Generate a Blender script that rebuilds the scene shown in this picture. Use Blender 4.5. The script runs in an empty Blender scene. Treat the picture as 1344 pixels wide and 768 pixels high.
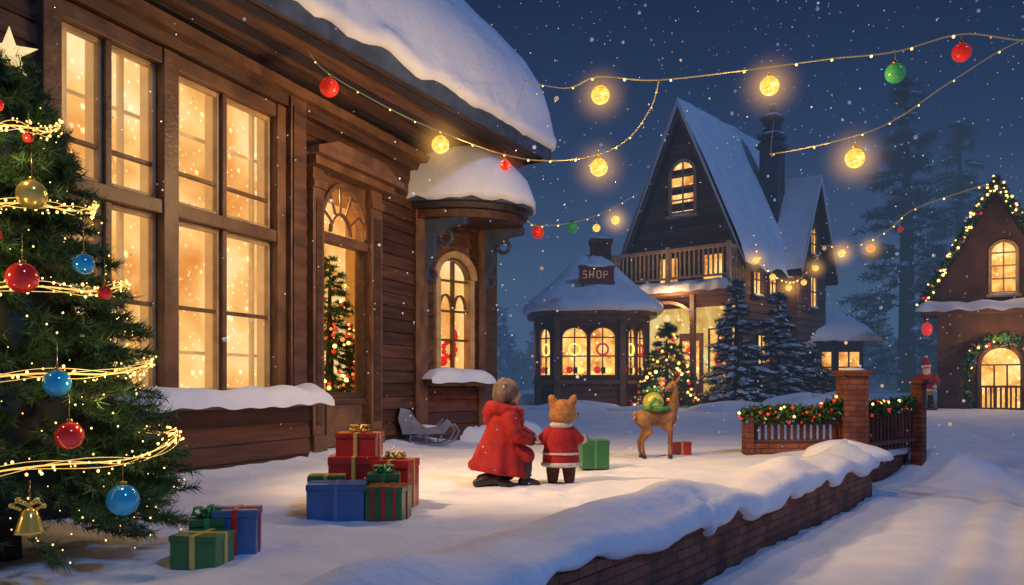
import bpy, math, random
import numpy as np
from mathutils import Vector, Matrix, noise
random.seed(7)
sc = bpy.context.scene
sc.view_settings.view_transform = 'Standard'
sc.view_settings.look = 'None'
sc.view_settings.exposure = 0

# ------------------------------------------------------------ materials
def _base(name):
    m = bpy.data.materials.new(name); m.use_nodes = True
    nt = m.node_tree
    return m, nt, nt.nodes, nt.links, nt.nodes['Principled BSDF']

def mat(name, c, c2=None, rough=.6, metal=0, scale=4, bump=0, bscale=30, stretch=(1,1,1), emis=None, es=0, detail=5, coat=0, boards=False):
    m, nt, N, L, b = _base(name)
    if c2 is None: c2 = tuple(x*.7 for x in c)
    tc = N.new('ShaderNodeTexCoord'); mp = N.new('ShaderNodeMapping'); mp.inputs['Scale'].default_value = stretch
    L.new(tc.outputs['Object'], mp.inputs[0])
    nz = N.new('ShaderNodeTexNoise'); nz.inputs['Scale'].default_value = scale; nz.inputs['Detail'].default_value = detail
    L.new(mp.outputs[0], nz.inputs['Vector'])
    r = N.new('ShaderNodeValToRGB'); r.color_ramp.elements[0].position = .35; r.color_ramp.elements[1].position = .65
    r.color_ramp.elements[0].color = (*c2, 1); r.color_ramp.elements[1].color = (*c, 1)
    L.new(nz.outputs[0], r.inputs[0]); last = r.outputs[0]
    if boards:
        g = N.new('ShaderNodeNewGeometry'); mr = N.new('ShaderNodeMapRange'); mr.inputs['To Min'].default_value = .6; mr.inputs['To Max'].default_value = 1.3
        L.new(g.outputs['Random Per Island'], mr.inputs['Value'])
        vm = N.new('ShaderNodeVectorMath'); vm.operation = 'SCALE'; L.new(last, vm.inputs[0]); L.new(mr.outputs[0], vm.inputs['Scale']); last = vm.outputs[0]
    L.new(last, b.inputs['Base Color'])
    b.inputs['Roughness'].default_value = rough; b.inputs['Metallic'].default_value = metal
    b.inputs['Coat Weight'].default_value = coat
    if emis:
        b.inputs['Emission Color'].default_value = (*emis, 1); b.inputs['Emission Strength'].default_value = es
    if bump:
        n2 = N.new('ShaderNodeTexNoise'); n2.inputs['Scale'].default_value = bscale; n2.inputs['Detail'].default_value = 4
        L.new(mp.outputs[0], n2.inputs['Vector'])
        bp = N.new('ShaderNodeBump'); bp.inputs['Strength'].default_value = bump; bp.inputs['Distance'].default_value = .03
        L.new(n2.outputs[0], bp.inputs['Height']); L.new(bp.outputs[0], b.inputs['Normal'])
    return m

def mat_leaf(name, a, bcol, rough=.6):
    m, nt, N, L, b = _base(name)
    g = N.new('ShaderNodeNewGeometry')
    r = N.new('ShaderNodeValToRGB'); r.color_ramp.elements[0].color = (*a, 1); r.color_ramp.elements[1].color = (*bcol, 1)
    L.new(g.outputs['Random Per Island'], r.inputs[0]); L.new(r.outputs[0], b.inputs['Base Color'])
    b.inputs['Roughness'].default_value = rough
    return m

def mat_brick(name, c1, c2, mortar, sx=1.0):
    m, nt, N, L, b = _base(name)
    tc = N.new('ShaderNodeTexCoord'); sp = N.new('ShaderNodeSeparateXYZ'); cb = N.new('ShaderNodeCombineXYZ'); ad = N.new('ShaderNodeMath')
    L.new(tc.outputs['Object'], sp.inputs[0]); L.new(sp.outputs[0], ad.inputs[0]); L.new(sp.outputs[1], ad.inputs[1])
    L.new(ad.outputs[0], cb.inputs[0]); L.new(sp.outputs[2], cb.inputs[1])
    br = N.new('ShaderNodeTexBrick'); br.inputs['Scale'].default_value = sx
    br.inputs['Color1'].default_value = (*c1, 1); br.inputs['Color2'].default_value = (*c2, 1); br.inputs['Mortar'].default_value = (*mortar, 1)
    br.inputs['Brick Width'].default_value = .24; br.inputs['Row Height'].default_value = .085; br.inputs['Mortar Size'].default_value = .008
    L.new(cb.outputs[0], br.inputs['Vector'])
    nz = N.new('ShaderNodeTexNoise'); nz.inputs['Scale'].default_value = 2.2; nz.inputs['Detail'].default_value = 6; L.new(tc.outputs['Object'], nz.inputs['Vector'])
    mx = N.new('ShaderNodeMix'); mx.data_type = 'RGBA'; mx.blend_type = 'MULTIPLY'; mx.inputs[0].default_value = .9
    L.new(br.outputs[0], mx.inputs[6]); 
    rr = N.new('ShaderNodeValToRGB'); rr.color_ramp.elements[0].position=.35; rr.color_ramp.elements[0].color=(.3,.28,.3,1); rr.color_ramp.elements[1].position=.65
    L.new(nz.outputs[0], rr.inputs[0]); L.new(rr.outputs[0], mx.inputs[7])
    L.new(mx.outputs[2], b.inputs['Base Color']); b.inputs['Roughness'].default_value = .85
    bp = N.new('ShaderNodeBump'); bp.inputs['Strength'].default_value = .6; bp.inputs['Distance'].default_value = .01; bp.invert = True
    L.new(br.outputs['Fac'], bp.inputs['Height']); L.new(bp.outputs[0], b.inputs['Normal'])
    return m

def mat_glow(name, lo, mid, hi, strength, scale=1.2, dots=3.0, dotcol=(1,.75,.35), dotstr=.8, dist=.6):
    m, nt, N, L, b = _base(name)
    N.remove(b); out = N['Material Output']
    tc = N.new('ShaderNodeTexCoord')
    nz = N.new('ShaderNodeTexNoise'); nz.inputs['Scale'].default_value = scale; nz.inputs['Detail'].default_value = 4
    nz.inputs['Distortion'].default_value = dist
    L.new(tc.outputs['Object'], nz.inputs['Vector'])
    r = N.new('ShaderNodeValToRGB'); e = r.color_ramp.elements
    e[0].position = .32; e[0].color = (*lo, 1); e[1].position = .68; e[1].color = (*hi, 1)
    k = e.new(.5); k.color = (*mid, 1)
    L.new(nz.outputs[0], r.inputs[0])
    last = r.outputs[0]
    for i, (s, th) in enumerate(((dots, .20), (dots*2.3, .22))):
        v = N.new('ShaderNodeTexVoronoi'); v.inputs['Scale'].default_value = s; L.new(tc.outputs['Object'], v.inputs['Vector'])
        mr = N.new('ShaderNodeMapRange'); mr.inputs['From Min'].default_value = th; mr.inputs['From Max'].default_value = th*.5
        mr.inputs['To Min'].default_value = 0; mr.inputs['To Max'].default_value = dotstr
        L.new(v.outputs['Distance'], mr.inputs['Value'])
        mx = N.new('ShaderNodeMix'); mx.data_type = 'RGBA'; mx.blend_type = 'ADD'
        L.new(mr.outputs[0], mx.inputs[0]); L.new(last, mx.inputs[6]); mx.inputs[7].default_value = (*dotcol, 1)
        last = mx.outputs[2]
    em = N.new('ShaderNodeEmission'); em.inputs[1].default_value = strength
    L.new(last, em.inputs[0]); L.new(em.outputs[0], out.inputs['Surface'])
    return m

def mat_em(name, c, s):
    m, nt, N, L, b = _base(name)
    b.inputs['Base Color'].default_value = (*[min(x,.9) for x in c], 1); b.inputs['Roughness'].default_value = .2
    b.inputs['Emission Color'].default_value = (*c, 1); b.inputs['Emission Strength'].default_value = s
    return m

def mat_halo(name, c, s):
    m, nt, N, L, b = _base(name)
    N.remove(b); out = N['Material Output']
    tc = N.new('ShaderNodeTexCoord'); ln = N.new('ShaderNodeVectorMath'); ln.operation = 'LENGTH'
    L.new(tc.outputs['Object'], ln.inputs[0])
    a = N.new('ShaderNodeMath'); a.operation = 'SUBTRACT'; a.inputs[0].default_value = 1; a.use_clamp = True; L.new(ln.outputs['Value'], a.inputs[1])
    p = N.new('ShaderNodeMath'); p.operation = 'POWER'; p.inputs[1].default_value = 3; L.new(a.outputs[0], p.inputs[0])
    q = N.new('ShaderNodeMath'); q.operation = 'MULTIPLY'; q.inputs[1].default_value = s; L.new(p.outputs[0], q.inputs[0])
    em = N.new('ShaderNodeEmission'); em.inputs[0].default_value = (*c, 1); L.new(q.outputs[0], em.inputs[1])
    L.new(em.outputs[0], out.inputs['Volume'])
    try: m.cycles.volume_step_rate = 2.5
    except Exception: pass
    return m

SNOW = mat('snow', (.84,.86,.92), (.72,.77,.88), rough=.7, scale=1.5, bump=.5, bscale=10)
WOOD = mat('brown_wood', (.13,.055,.027), (.05,.024,.016), rough=.45, scale=3, bump=.35, bscale=20, stretch=(.4,4,4), boards=True)
WOODL = mat('warm_wood', (.21,.10,.045), (.10,.047,.025), rough=.45, scale=3, bump=.3, bscale=20, stretch=(1,4,1))
SASH = mat('cream_sash', (.62,.42,.2), (.42,.26,.12), rough=.5, scale=4)
LITSASH = mat('lit_casement', (.7,.45,.2), (.5,.3,.12), rough=.5, scale=4, emis=(1,.6,.22), es=.3)  # sash wood lit from indoors, the room light put in as emission
DARKW = mat('dark_wood', (.04,.028,.032), (.016,.014,.02), rough=.4, scale=3, bump=.3, stretch=(.3,4,4))
SIDING = mat('red_siding', (.14,.04,.022), (.06,.02,.013), rough=.6, scale=3, bump=.4, bscale=25, stretch=(.3,3,3), boards=True)
STUCCO = mat('brown_stucco', (.17,.085,.05), (.1,.05,.035), rough=.9, scale=2, bump=.4, bscale=30)
SLATE = mat('blue_slate', (.07,.1,.16), (.035,.05,.09), rough=.6, scale=3, bump=.4)
BRICK = mat_brick('brick', (.36,.12,.06), (.23,.07,.04), (.10,.055,.04))
RED = mat('red_cloth', (.42,.012,.01), (.26,.006,.006), rough=.8, scale=6, bump=.4, bscale=40)
WHITEF = mat('white_trim', (.75,.7,.65), (.6,.55,.5), rough=.95, scale=20, bump=.8, bscale=80)
BLACK = mat('black_leather', (.03,.022,.02), (.015,.01,.01), rough=.4)
SKIN = mat('skin', (.6,.35,.24), (.55,.3,.2), rough=.55)
HAIR = mat('ash_hair', (.22,.15,.1), (.1,.07,.055), rough=.6, scale=14, bump=.8, bscale=40, stretch=(1,1,.3))
FUR = mat('orange_fur', (.6,.28,.08), (.38,.15,.05), rough=.95, scale=12, bump=1, bscale=60)
FURD = mat('brown_fur', (.12,.05,.025), (.07,.03,.015), rough=.95, scale=12, bump=1, bscale=60)
DEER = mat('deer_coat', (.38,.19,.085), (.16,.07,.035), rough=.9, scale=5, bump=.6, bscale=60)
GOLD = mat('gold', (.8,.5,.12), (.7,.4,.08), rough=.22, metal=.9)
WARMWALL = mat('warm_plaster', (.7,.45,.2), (.6,.36,.15), rough=.9)
PW = mat_glow('window_light', (.8,.27,.05), (1.0,.58,.18), (1.0,.84,.46), 1.05, scale=.9, dots=4.5, dotcol=(1,.85,.55), dotstr=.6)
PWF = mat_glow('far_window_light', (.6,.18,.03), (1,.5,.1), (1.0,.78,.3), 1.3, scale=1.6, dots=3)
PWS = mat_glow('porch_light_wall', (.6,.3,.06), (.9,.55,.12), (1.0,.8,.3), .9, scale=1.2, dots=2)  # porch wall under lamplight, that light put in as emission
GARL = mat_em('gold_light_wire', (1,.58,.14), 1.05)
BULB = mat_glow('bulb_yellow', (.95,.38,.03), (1,.62,.09), (1,.9,.4), 1.25, scale=7, dots=7, dotcol=(1,.9,.5), dotstr=.7, dist=1.5)
BW = mat_em('bulb_warm', (1,.55,.15), 4)
BR = mat_em('bulb_red', (.9,.03,.015), .35)
BG = mat_em('bulb_green', (.06,.38,.1), .22)
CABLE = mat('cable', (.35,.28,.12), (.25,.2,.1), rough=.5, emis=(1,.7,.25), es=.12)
GREENL = mat_leaf('garland_green', (.01,.05,.015), (.07,.18,.04))
BARK = mat('bark', (.09,.05,.03), (.05,.03,.02), rough=.9, bump=.6)

# ------------------------------------------------------------ mesh builder
class MB:
    def __init__(s): s.v=[]; s.f=[]; s.mi=[]; s.sm=[]; s.mats=[]; s.M=Matrix.Identity(4)
    def add(s, verts, faces, m, smooth=False):
        if m not in s.mats: s.mats.append(m)
        k=s.mats.index(m); o=len(s.v)
        s.v += [tuple(s.M @ Vector(p)) for p in verts]
        for f in faces: s.f.append(tuple(i+o for i in f)); s.mi.append(k); s.sm.append(smooth)
    def box(s,x0,x1,y0,y1,z0,z1,m):
        v=[(x0,y0,z0),(x1,y0,z0),(x1,y1,z0),(x0,y1,z0),(x0,y0,z1),(x1,y0,z1),(x1,y1,z1),(x0,y1,z1)]
        s.add(v,[(0,3,2,1),(4,5,6,7),(0,1,5,4),(1,2,6,5),(2,3,7,6),(3,0,4,7)],m)
    def prism(s,poly,y0,y1,m):
        n=len(poly); v=[(p[0],y0,p[1]) for p in poly]+[(p[0],y1,p[1]) for p in poly]
        f=[tuple(range(n)),tuple(range(2*n-1,n-1,-1))]+[(i,i+n,(i+1)%n+n,(i+1)%n) for i in range(n)]
        s.add(v,f,m)
    def prism_z(s,poly,z0,z1,m):
        n=len(poly); v=[(p[0],p[1],z0) for p in poly]+[(p[0],p[1],z1) for p in poly]
        f=[tuple(range(n-1,-1,-1)),tuple(range(n,2*n))]+[(i,(i+1)%n,(i+1)%n+n,i+n) for i in range(n)]
        s.add(v,f,m)
    def tube(s,pts,rad,m,seg=8,closed=False,flat=1.0):
        pts=[Vector(p) for p in pts]; n=len(pts)
        if not hasattr(rad,'__len__'): rad=[rad]*n
        v=[]; f=[]; up=None
        for i,p in enumerate(pts):
            a=pts[max(i-1,0)]; b=pts[min(i+1,n-1)]; t=(b-a).normalized()
            if up is None:
                up=Vector((0,0,1)) if abs(t.z)<.9 else Vector((1,0,0))
            x=t.cross(up).normalized(); u=x.cross(t).normalized(); up=u
            for j in range(seg):
                an=2*math.pi*j/seg
                v.append(p+(x*math.cos(an)+u*math.sin(an)*flat)*rad[i])
        for i in range(n-1):
            for j in range(seg):
                k=(j+1)%seg; f.append((i*seg+j,i*seg+k,(i+1)*seg+k,(i+1)*seg+j))
        f.append(tuple(range(seg-1,-1,-1))); f.append(tuple((n-1)*seg+j for j in range(seg)))
        s.add(v,f,m,True)
    def limb(s,pts,rad,m,seg=12):
        s.tube(pts,rad,m,seg)
        for p,r in zip(pts,rad): s.sphere(p,(r*.995,)*3,m,seg,8)
    def sphere(s,c,r,m,seg=12,rings=8,rot=None):
        if not hasattr(r,'__len__'): r=(r,r,r)
        v=[(0,0,1)]; f=[]
        for i in range(1,rings):
            th=math.pi*i/rings
            for j in range(seg):
                a=2*math.pi*j/seg; v.append((math.sin(th)*math.cos(a),math.sin(th)*math.sin(a),math.cos(th)))
        v.append((0,0,-1)); e=len(v)-1
        for j in range(seg):
            k=(j+1)%seg; f.append((0,1+j,1+k)); b=1+(rings-2)*seg; f.append((e,b+k,b+j))
        for i in range(rings-2):
            for j in range(seg):
                k=(j+1)%seg; f.append((1+i*seg+j,1+(i+1)*seg+j,1+(i+1)*seg+k,1+i*seg+k))
        out=[]
        for p in v:
            q=Vector((p[0]*r[0],p[1]*r[1],p[2]*r[2]))
            if rot: q=rot@q
            out.append(q+Vector(c))
        s.add(out,f,m,True)
    def lathe(s,c,prof,m,seg=16,sx=1,sy=1,smooth=True,a0=0):
        v=[];f=[];n=len(prof)
        for r,z in prof:
            for j in range(seg):
                a=a0+2*math.pi*j/seg; v.append((c[0]+r*sx*math.cos(a),c[1]+r*sy*math.sin(a),c[2]+z))
        for i in range(n-1):
            for j in range(seg):
                k=(j+1)%seg; f.append((i*seg+j,i*seg+k,(i+1)*seg+k,(i+1)*seg+j))
        f.append(tuple(range(seg-1,-1,-1))); f.append(tuple((n-1)*seg+j for j in range(seg)))
        s.add(v,f,m,smooth)
    def lap(s,x0,x1,z0,z1,y,m,h=.2):
        n=max(1,round((z1-z0)/h)); h=(z1-z0)/n
        for i in range(n):
            a=z0+i*h; b=a+h-.004
            s.add([(x0,y-.035,a),(x1,y-.035,a),(x1,y-.006,b),(x0,y-.006,b),(x0,y+.05,a),(x1,y+.05,a),(x1,y+.05,b),(x0,y+.05,b)],
                  [(0,1,2,3),(5,4,7,6),(4,5,1,0),(3,2,6,7),(1,5,6,2),(4,0,3,7)],m)
    def archfill(s,xc,a,zs,b,zt,y0,y1,m,n=14):
        for i in range(n):
            t0=math.pi*(1-i/n); t1=math.pi*(1-(i+1)/n)
            x0=xc+a*math.cos(t0); x1=xc+a*math.cos(t1); z0=zs+b*math.sin(t0); z1=zs+b*math.sin(t1)
            s.prism([(x0,z0),(x1,z1),(x1,zt),(x0,zt)],y0,y1,m)
    def archband(s,xc,a,zs,b,w,y0,y1,m,n=14):
        for i in range(n):
            t0=math.pi*(1-i/n); t1=math.pi*(1-(i+1)/n)
            P=lambda t,k:(xc+(a+k)*math.cos(t),zs+(b+k)*math.sin(t))
            s.prism([P(t0,0),P(t1,0),P(t1,w),P(t0,w)],y0,y1,m)
    def window(s,x0,x1,z0,z1,y,glow,fr,arch=0,cols=2,rows=2,fw=.08,mw=.035,sill=True):
        xc=(x0+x1)/2; a=(x1-x0)/2; zs=z1-arch
        poly=[(x0,z0),(x1,z0),(x1,zs)]
        if arch:
            poly+= [(xc+a*math.cos(t),zs+arch*math.sin(t)) for t in [math.pi*i/12 for i in range(1,12)]]
        poly.append((x0,zs))
        s.prism(poly,y-.015,y+.03,glow)
        s.box(x0-fw,x0,y-.1,y,z0-fw,zs,fr); s.box(x1,x1+fw,y-.1,y,z0-fw,zs,fr); s.box(x0,x1,y-.098,y,z0-fw,z0,fr)
        if arch: s.archband(xc,a,zs,arch,fw,y-.1,y,fr)
        else: s.box(x0-fw,x1+fw,y-.102,y,z1,z1+fw,fr)
        for i in range(1,cols):
            x=x0+(x1-x0)*i/cols; s.box(x-mw/2,x+mw/2,y-.06,y,z0,zs+(arch*.98 if cols==2 else 0),fr)
        for i in range(1,rows+(1 if arch else 0)):
            z=z0+(zs-z0)*i/rows; s.box(x0,x1,y-.05,y,z-mw/2,z+mw/2,fr)
        if sill:
            s.box(x0-fw*1.6,x1+fw*1.6,y-.2,y,z0-fw*1.8,z0-fw,fr)
            s.sphere((xc,y-.12,z0-fw),((x1-x0)/2+fw,.12,.07),SNOW,14,6)
    def build(s,name,parent=None,bevel=0,loc=None,rz=0):
        me=bpy.data.meshes.new(name); me.from_pydata(s.v,[],s.f)
        for m in s.mats: me.materials.append(m)
        me.polygons.foreach_set('material_index',s.mi); me.polygons.foreach_set('use_smooth',s.sm); me.update()
        o=bpy.data.objects.new(name,me); sc.collection.objects.link(o)
        if parent: o.parent=parent
        if loc: o.location=loc
        o.rotation_euler[2]=rz
        if bevel:
            b=o.modifiers.new('bevel','BEVEL'); b.width=bevel; b.segments=2; b.limit_method='ANGLE'; b.angle_limit=.7
        return o

def empty(name,loc=(0,0,0),rz=0):
    e=bpy.data.objects.new(name,None); e.location=loc; e.rotation_euler[2]=rz; sc.collection.objects.link(e); return e

def organic(mb,name,parent=None,voxel=.012,loc=None,rz=0,smooth=4):
    o=mb.build(name,parent,0,loc,rz)
    r=o.modifiers.new('remesh','REMESH'); r.mode='VOXEL'; r.voxel_size=voxel; r.use_smooth_shade=True
    if smooth:
        s=o.modifiers.new('smooth','SMOOTH'); s.iterations=smooth; s.factor=.5
    return o

def tri_mesh(name,V,mats,mi=None,parent=None,loc=(0,0,0)):
    V=np.asarray(V,dtype=np.float32).reshape(-1,3); n=len(V)//3
    me=bpy.data.meshes.new(name); me.vertices.add(len(V)); me.vertices.foreach_set('co',V.ravel())
    me.loops.add(len(V)); me.loops.foreach_set('vertex_index',np.arange(len(V),dtype=np.int32))
    me.polygons.add(n); me.polygons.foreach_set('loop_start',np.arange(0,len(V),3,dtype=np.int32))
    for m in mats: me.materials.append(m)
    if mi is not None: me.polygons.foreach_set('material_index',np.asarray(mi,dtype=np.int32))
    me.update(calc_edges=True); me.validate()
    o=bpy.data.objects.new(name,me); sc.collection.objects.link(o); o.location=loc
    if parent: o.parent=parent
    return o

def nrm(a): return a/np.maximum(np.linalg.norm(a,axis=1,keepdims=True),1e-6)
def needles(rng,S,D,Ln,K,nl,nw):
    n=len(S); S=np.repeat(S,K,0); D=np.repeat(D,K,0); Ln=np.repeat(Ln,K)
    t=rng.random(n*K); P=S+D*(Ln*t)[:,None]
    R=nrm(rng.normal(size=(n*K,3))); R=nrm(R-D*(R*D).sum(1)[:,None])
    nd=nrm(D*.65+R*.8); l=nl*(.7+.5*rng.random(n*K))
    side=nrm(np.cross(nd,rng.normal(size=(n*K,3))))*(nw*.5)
    return np.stack([P-side,P+side,P+nd*l[:,None]],1).reshape(-1,3)

def fir(name,loc,H,prof,nb,ntw,K,nl,nw,twl,mn,seed=1,snow=0,zmin=.04,parent=None):
    rng=np.random.default_rng(seed)
    h=[]; 
    rm=max(prof(z) for z in np.linspace(0,H,30))
    while len(h)<nb:
        z=H*(zmin+(1-zmin)*rng.random())
        if rng.random()<prof(z)/rm+.12: h.append(z)
    h=np.array(h); az=rng.random(nb)*2*np.pi
    L=np.array([prof(z) for z in h])*(.72+.38*rng.random(nb))
    h=np.repeat(h,ntw); az=np.repeat(az,ntw); L=np.repeat(L,ntw); n=len(h)
    t=.3+.7*np.sqrt(rng.random(n))
    rad=np.stack([np.cos(az),np.sin(az),np.zeros(n)],1); tan=np.stack([-np.sin(az),np.cos(az),np.zeros(n)],1)
    tl=twl*(1.25-.6*t)
    Z=h+L*(.28*(1-t)+.10*np.maximum(t-.6,0))
    S=rad*(L*t)[:,None]; S[:,2]=Z
    k=rng.uniform(-1,1,n)
    D=nrm(rad*(.75+.2*t)[:,None]+tan*k[:,None]+np.array([0,0,1])*rng.uniform(-.35,.3,n)[:,None])
    S=S-D*(tl*.35)[:,None]
    V=needles(rng,S,D,tl,K,nl,nw); mi=np.zeros(len(V)//3,int); mats=[mn,BARK]
    E=S+D*tl[:,None]; sd=nrm(np.cross(D,rng.normal(size=(n,3))))*(nw*.9)
    V2=np.stack([S-sd,S+sd,E],1).reshape(-1,3); V=np.vstack([V,V2]); mi=np.concatenate([mi,np.ones(n,int)])
    if snow>0:
        pick=(rng.random(n)<snow)&(t>.45)
        S3=S[pick]+np.array([0,0,nl*.25]); D3=D[pick]; T3=tl[pick]; q=len(S3)
        hor=nrm(np.cross(D3,np.array([0,0,1.]))) 
        w=(twl*.28)*(.6+.6*rng.random(q))
        A=S3-hor*w[:,None]*.6; B=S3+hor*w[:,None]*.6; C=S3+D3*T3[:,None]*.6+hor*w[:,None]; Dd=S3+D3*T3[:,None]*.6-hor*w[:,None]; E3=S3+D3*(T3*1.05)[:,None]
        top=S3+D3*(T3*.4)[:,None]+np.array([0,0,twl*.16])
        W=np.stack([A,B,top,B,C,top,C,E3,top,E3,Dd,top,Dd,A,top],1).reshape(-1,3)
        V=np.vstack([V,W]); mi=np.concatenate([mi,np.full(len(W)//3,2)]); mats.append(SNOW)
    root=parent or empty(name,loc)
    o=tri_mesh('needles',V,mats,mi,root)
    mb=MB(); mb.tube([(0,0,-.2),(0,0,H*.5),(0,0,H*.97)],[H*.03,H*.02,.01],BARK,8); mb.build('trunk',root)
    return root

def halo(parent,c,r,m):  # emissive volume ball that imitates bloom around a bulb
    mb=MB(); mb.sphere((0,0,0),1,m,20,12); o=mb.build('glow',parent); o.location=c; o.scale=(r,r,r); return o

def point(name,loc,col,w,r=.05,parent=None):
    l=bpy.data.lights.new(name,'POINT'); l.color=col; l.energy=w; l.shadow_soft_size=r
    o=bpy.data.objects.new(name,l); o.location=loc; sc.collection.objects.link(o)
    if parent: o.parent=parent
    return o

# ------------------------------------------------------------ ground
def ss(t): t=min(max(t,0),1); return t*t*(3-2*t)
EDGE=[(-20,-17.2),(0,-3.37),(12.8,5.5),(13.7,5.68),(15.2,7.2),(22,7.4),(27,7.4)]
def xe(y):
    for (a,b),(c,d) in zip(EDGE,EDGE[1:]):
        if y<=c: return b+(d-b)*(y-a)/(c-a)
    return 7.4
def gz(x,y):
    z=-.64+.94*ss((y-12)/16)+.3*ss((y-28)/14)
    if y<60:
        z+=.05*noise.noise(Vector((x*.35,y*.35,3)))+.018*noise.noise(Vector((x*1.5,y*1.5,8)))
    t=(x-xe(y))*.82
    if 0<t<14 and y<30:
        k=1 if y<24 else (30-y)/6
        for c in (1.5,2.0,3.3,3.85,5.2):
            z-=.06*k*math.exp(-((t-c-.12*math.sin(y*.8+c))/.13)**2)
        z+=.09*math.exp(-(t/.35)**2)*(.6+.8*noise.noise(Vector((x*.9,y*.9,5))))
    z+=.5*math.exp(-((x-7.9)/.9)**2-((y-15.3)/.9)**2)*(1 if y>12 else 0)
    return z
def axis(lo,hi,fine0,fine1,step,grow=1.25):
    a=list(np.arange(fine0,fine1,step)); s=step; v=a[-1]
    while v<hi: s*=grow; v+=s; a.append(v)
    s=step; v=a[0]
    while v>lo: s*=grow; v-=s; a.insert(0,v)
    return a
xs=axis(-400,400,-1,16,.12); ys=axis(-30,600,4,30,.12,1.15)
V=[(x,y,gz(x,y)) for y in ys for x in xs]; nx=len(xs)
F=[(j*nx+i,j*nx+i+1,(j+1)*nx+i+1,(j+1)*nx+i) for j in range(len(ys)-1) for i in range(nx-1)]
mb=MB(); mb.add(V,F,SNOW,True); mb.build('snow_ground')

rgf=random.Random(21); FP=[]
def trail(x0,y0,x1,y1,n):
    for i in range(n):
        t=i/(n-1); dx,dy=x1-x0,y1-y0; L=math.hypot(dx,dy); s=.1 if i%2 else -.1
        FP.append((x0+dx*t-dy/L*s+rgf.uniform(-.03,.03),y0+dy*t+dx/L*s,dx/L,dy/L))
trail(-1.9,12.6,-.3,9.6,12); trail(.3,8.6,1.9,6.9,7); trail(1.0,9.6,2.2,12.2,8); trail(-.7,8.6,-1.3,8.0,3)
def tz(x,y):
    e=(xe(y)-x)*.82
    z=.05*noise.noise(Vector((x*.8,y*.8,0)))+.025*noise.noise(Vector((x*2.6,y*2.6,4)))+.012*noise.noise(Vector((x*6,y*6,9)))
    z+=(.13+.2*noise.noise(Vector((x*1.1,y*1.1,2))))*math.exp(-((e-.3)/.36)**2)
    dw=(x+7.94-.4*y)*.93
    z+=.14*math.exp(-(max(dw,0)/.35)**2)
    z-=.35*ss((y-19)/6)
    if -2.6<x<3 and 6<y<13:
        for fx,fy,ux,uy in FP:
            a=(x-fx)*ux+(y-fy)*uy; b=-(x-fx)*uy+(y-fy)*ux
            q=(a/.13)**2+(b/.06)**2
            if q<6: z+=-.075*math.exp(-q)+.02*math.exp(-(math.sqrt(q)-1.5)**2*3)
    return z
rows=list(np.arange(.5,6,.1))+list(np.arange(6,16.6,.055))+list(np.arange(16.8,27,.25)); nc=170
V=[];F=[]
lip=[(.04,-.012),(.08,-.045),(.105,-.09),(.105,-.14),(.08,-.18),(.03,-.20),(-.08,-.205)]
for y in rows:
    e=xe(y); D=e+10
    for k in range(nc,-1,-1):
        x=e-D*(k/nc)**1.5; V.append((x,y,tz(x,y)))
    nn=.5+.6*noise.noise(Vector((y*1.0,3,0)))+.3*noise.noise(Vector((y*3.0,7,0)))
    kk=.35+1.5*max(nn,0); ko=.6+.9*max(nn,0)
    z0=tz(e,y)
    for o,d in lip:
        if y<12.8: V.append((e+o*.82*ko,y-o*.57*ko,z0+d*kk))
        else: V.append((e+o*ko,y,z0+d*kk))
w=nc+1+len(lip)
for j in range(len(rows)-1):
    for i in range(w-1): F.append((j*w+i,j*w+i+1,(j+1)*w+i+1,(j+1)*w+i))
mb=MB(); mb.add(V,F,SNOW,True); mb.build('snow_terrace')

rw=empty('retaining_brick_wall')
for i,(a,b) in enumerate(zip(EDGE[1:5],EDGE[2:6])):
    A=Vector((a[1],a[0],0)); B=Vector((b[1],b[0],0)); L=(B-A).length; an=math.atan2(B.y-A.y,B.x-A.x)
    mb=MB(); mb.box(0,L,0,.35,-1.1,-.08,BRICK); mb.box(-.02,L+.02,-.03,.38,-.16,-.07,BRICK); mb.build('wall_section_%d'%(i+1),rw,.008,A,an)

# ------------------------------------------------------------ left house
hth=math.atan2(.9285,.3714)
LH=empty('wooden_house',(-7.94,0,0),hth)
mb=MB()
mb.lap(3,12.95,-.1,.82,-.25,SIDING,.23); mb.box(3,12.95,-.19,.3,-.1,.82,SIDING)
mb.lap(3,8.85,.9,5.3,.0,WOOD,.22); mb.box(3,8.85,.06,.3,.82,5.3,WOOD)
mb.lap(13.0,13.24,0,4.95,.0,WOOD,.23); mb.box(13,13.24,.06,.3,0,5.3,WOOD)
mb.lap(15.2,16.6,0,4.95,.0,WOOD,.23); mb.box(15.2,16.6,.06,.3,0,5.3,WOOD)
mb.box(8.85,13,.0,.3,4.96,5.4,WOOD); mb.box(13.24,15.2,.0,.3,4.3,5.3,WOOD); mb.lap(13.0,16.6,4.55,5.0,-.012,WOOD,.23)
mb.box(16.6,19,.12,.3,0,6.2,WOOD)
mb.box(18.8,19,.3,8,0,8.5,WOOD); mb.box(3,19,7.8,8,0,8.0,WOOD); mb.box(3,3.2,.3,7.8,0,8,WOOD)
mb.box(8.85,12.95,.42,.5,.4,5.3,WARMWALL); mb.box(8.8,8.85,.06,.42,.8,5.3,WARMWALL)
mb.build('siding_walls',LH,.004)
mb=MB()
for a,b in ((8.82,9.03),(10.37,10.6),(12.43,12.62)): mb.box(a,b,-.12,.14,.9,4.96,WOODL)
for z0,z1 in ((4.78,4.96),(3.06,3.22),(.9,1.0)):
    for a,b in ((9.03,10.37),(10.6,12.43)): mb.box(a,b,-.1,.12,z0,z1,WOODL)
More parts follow.
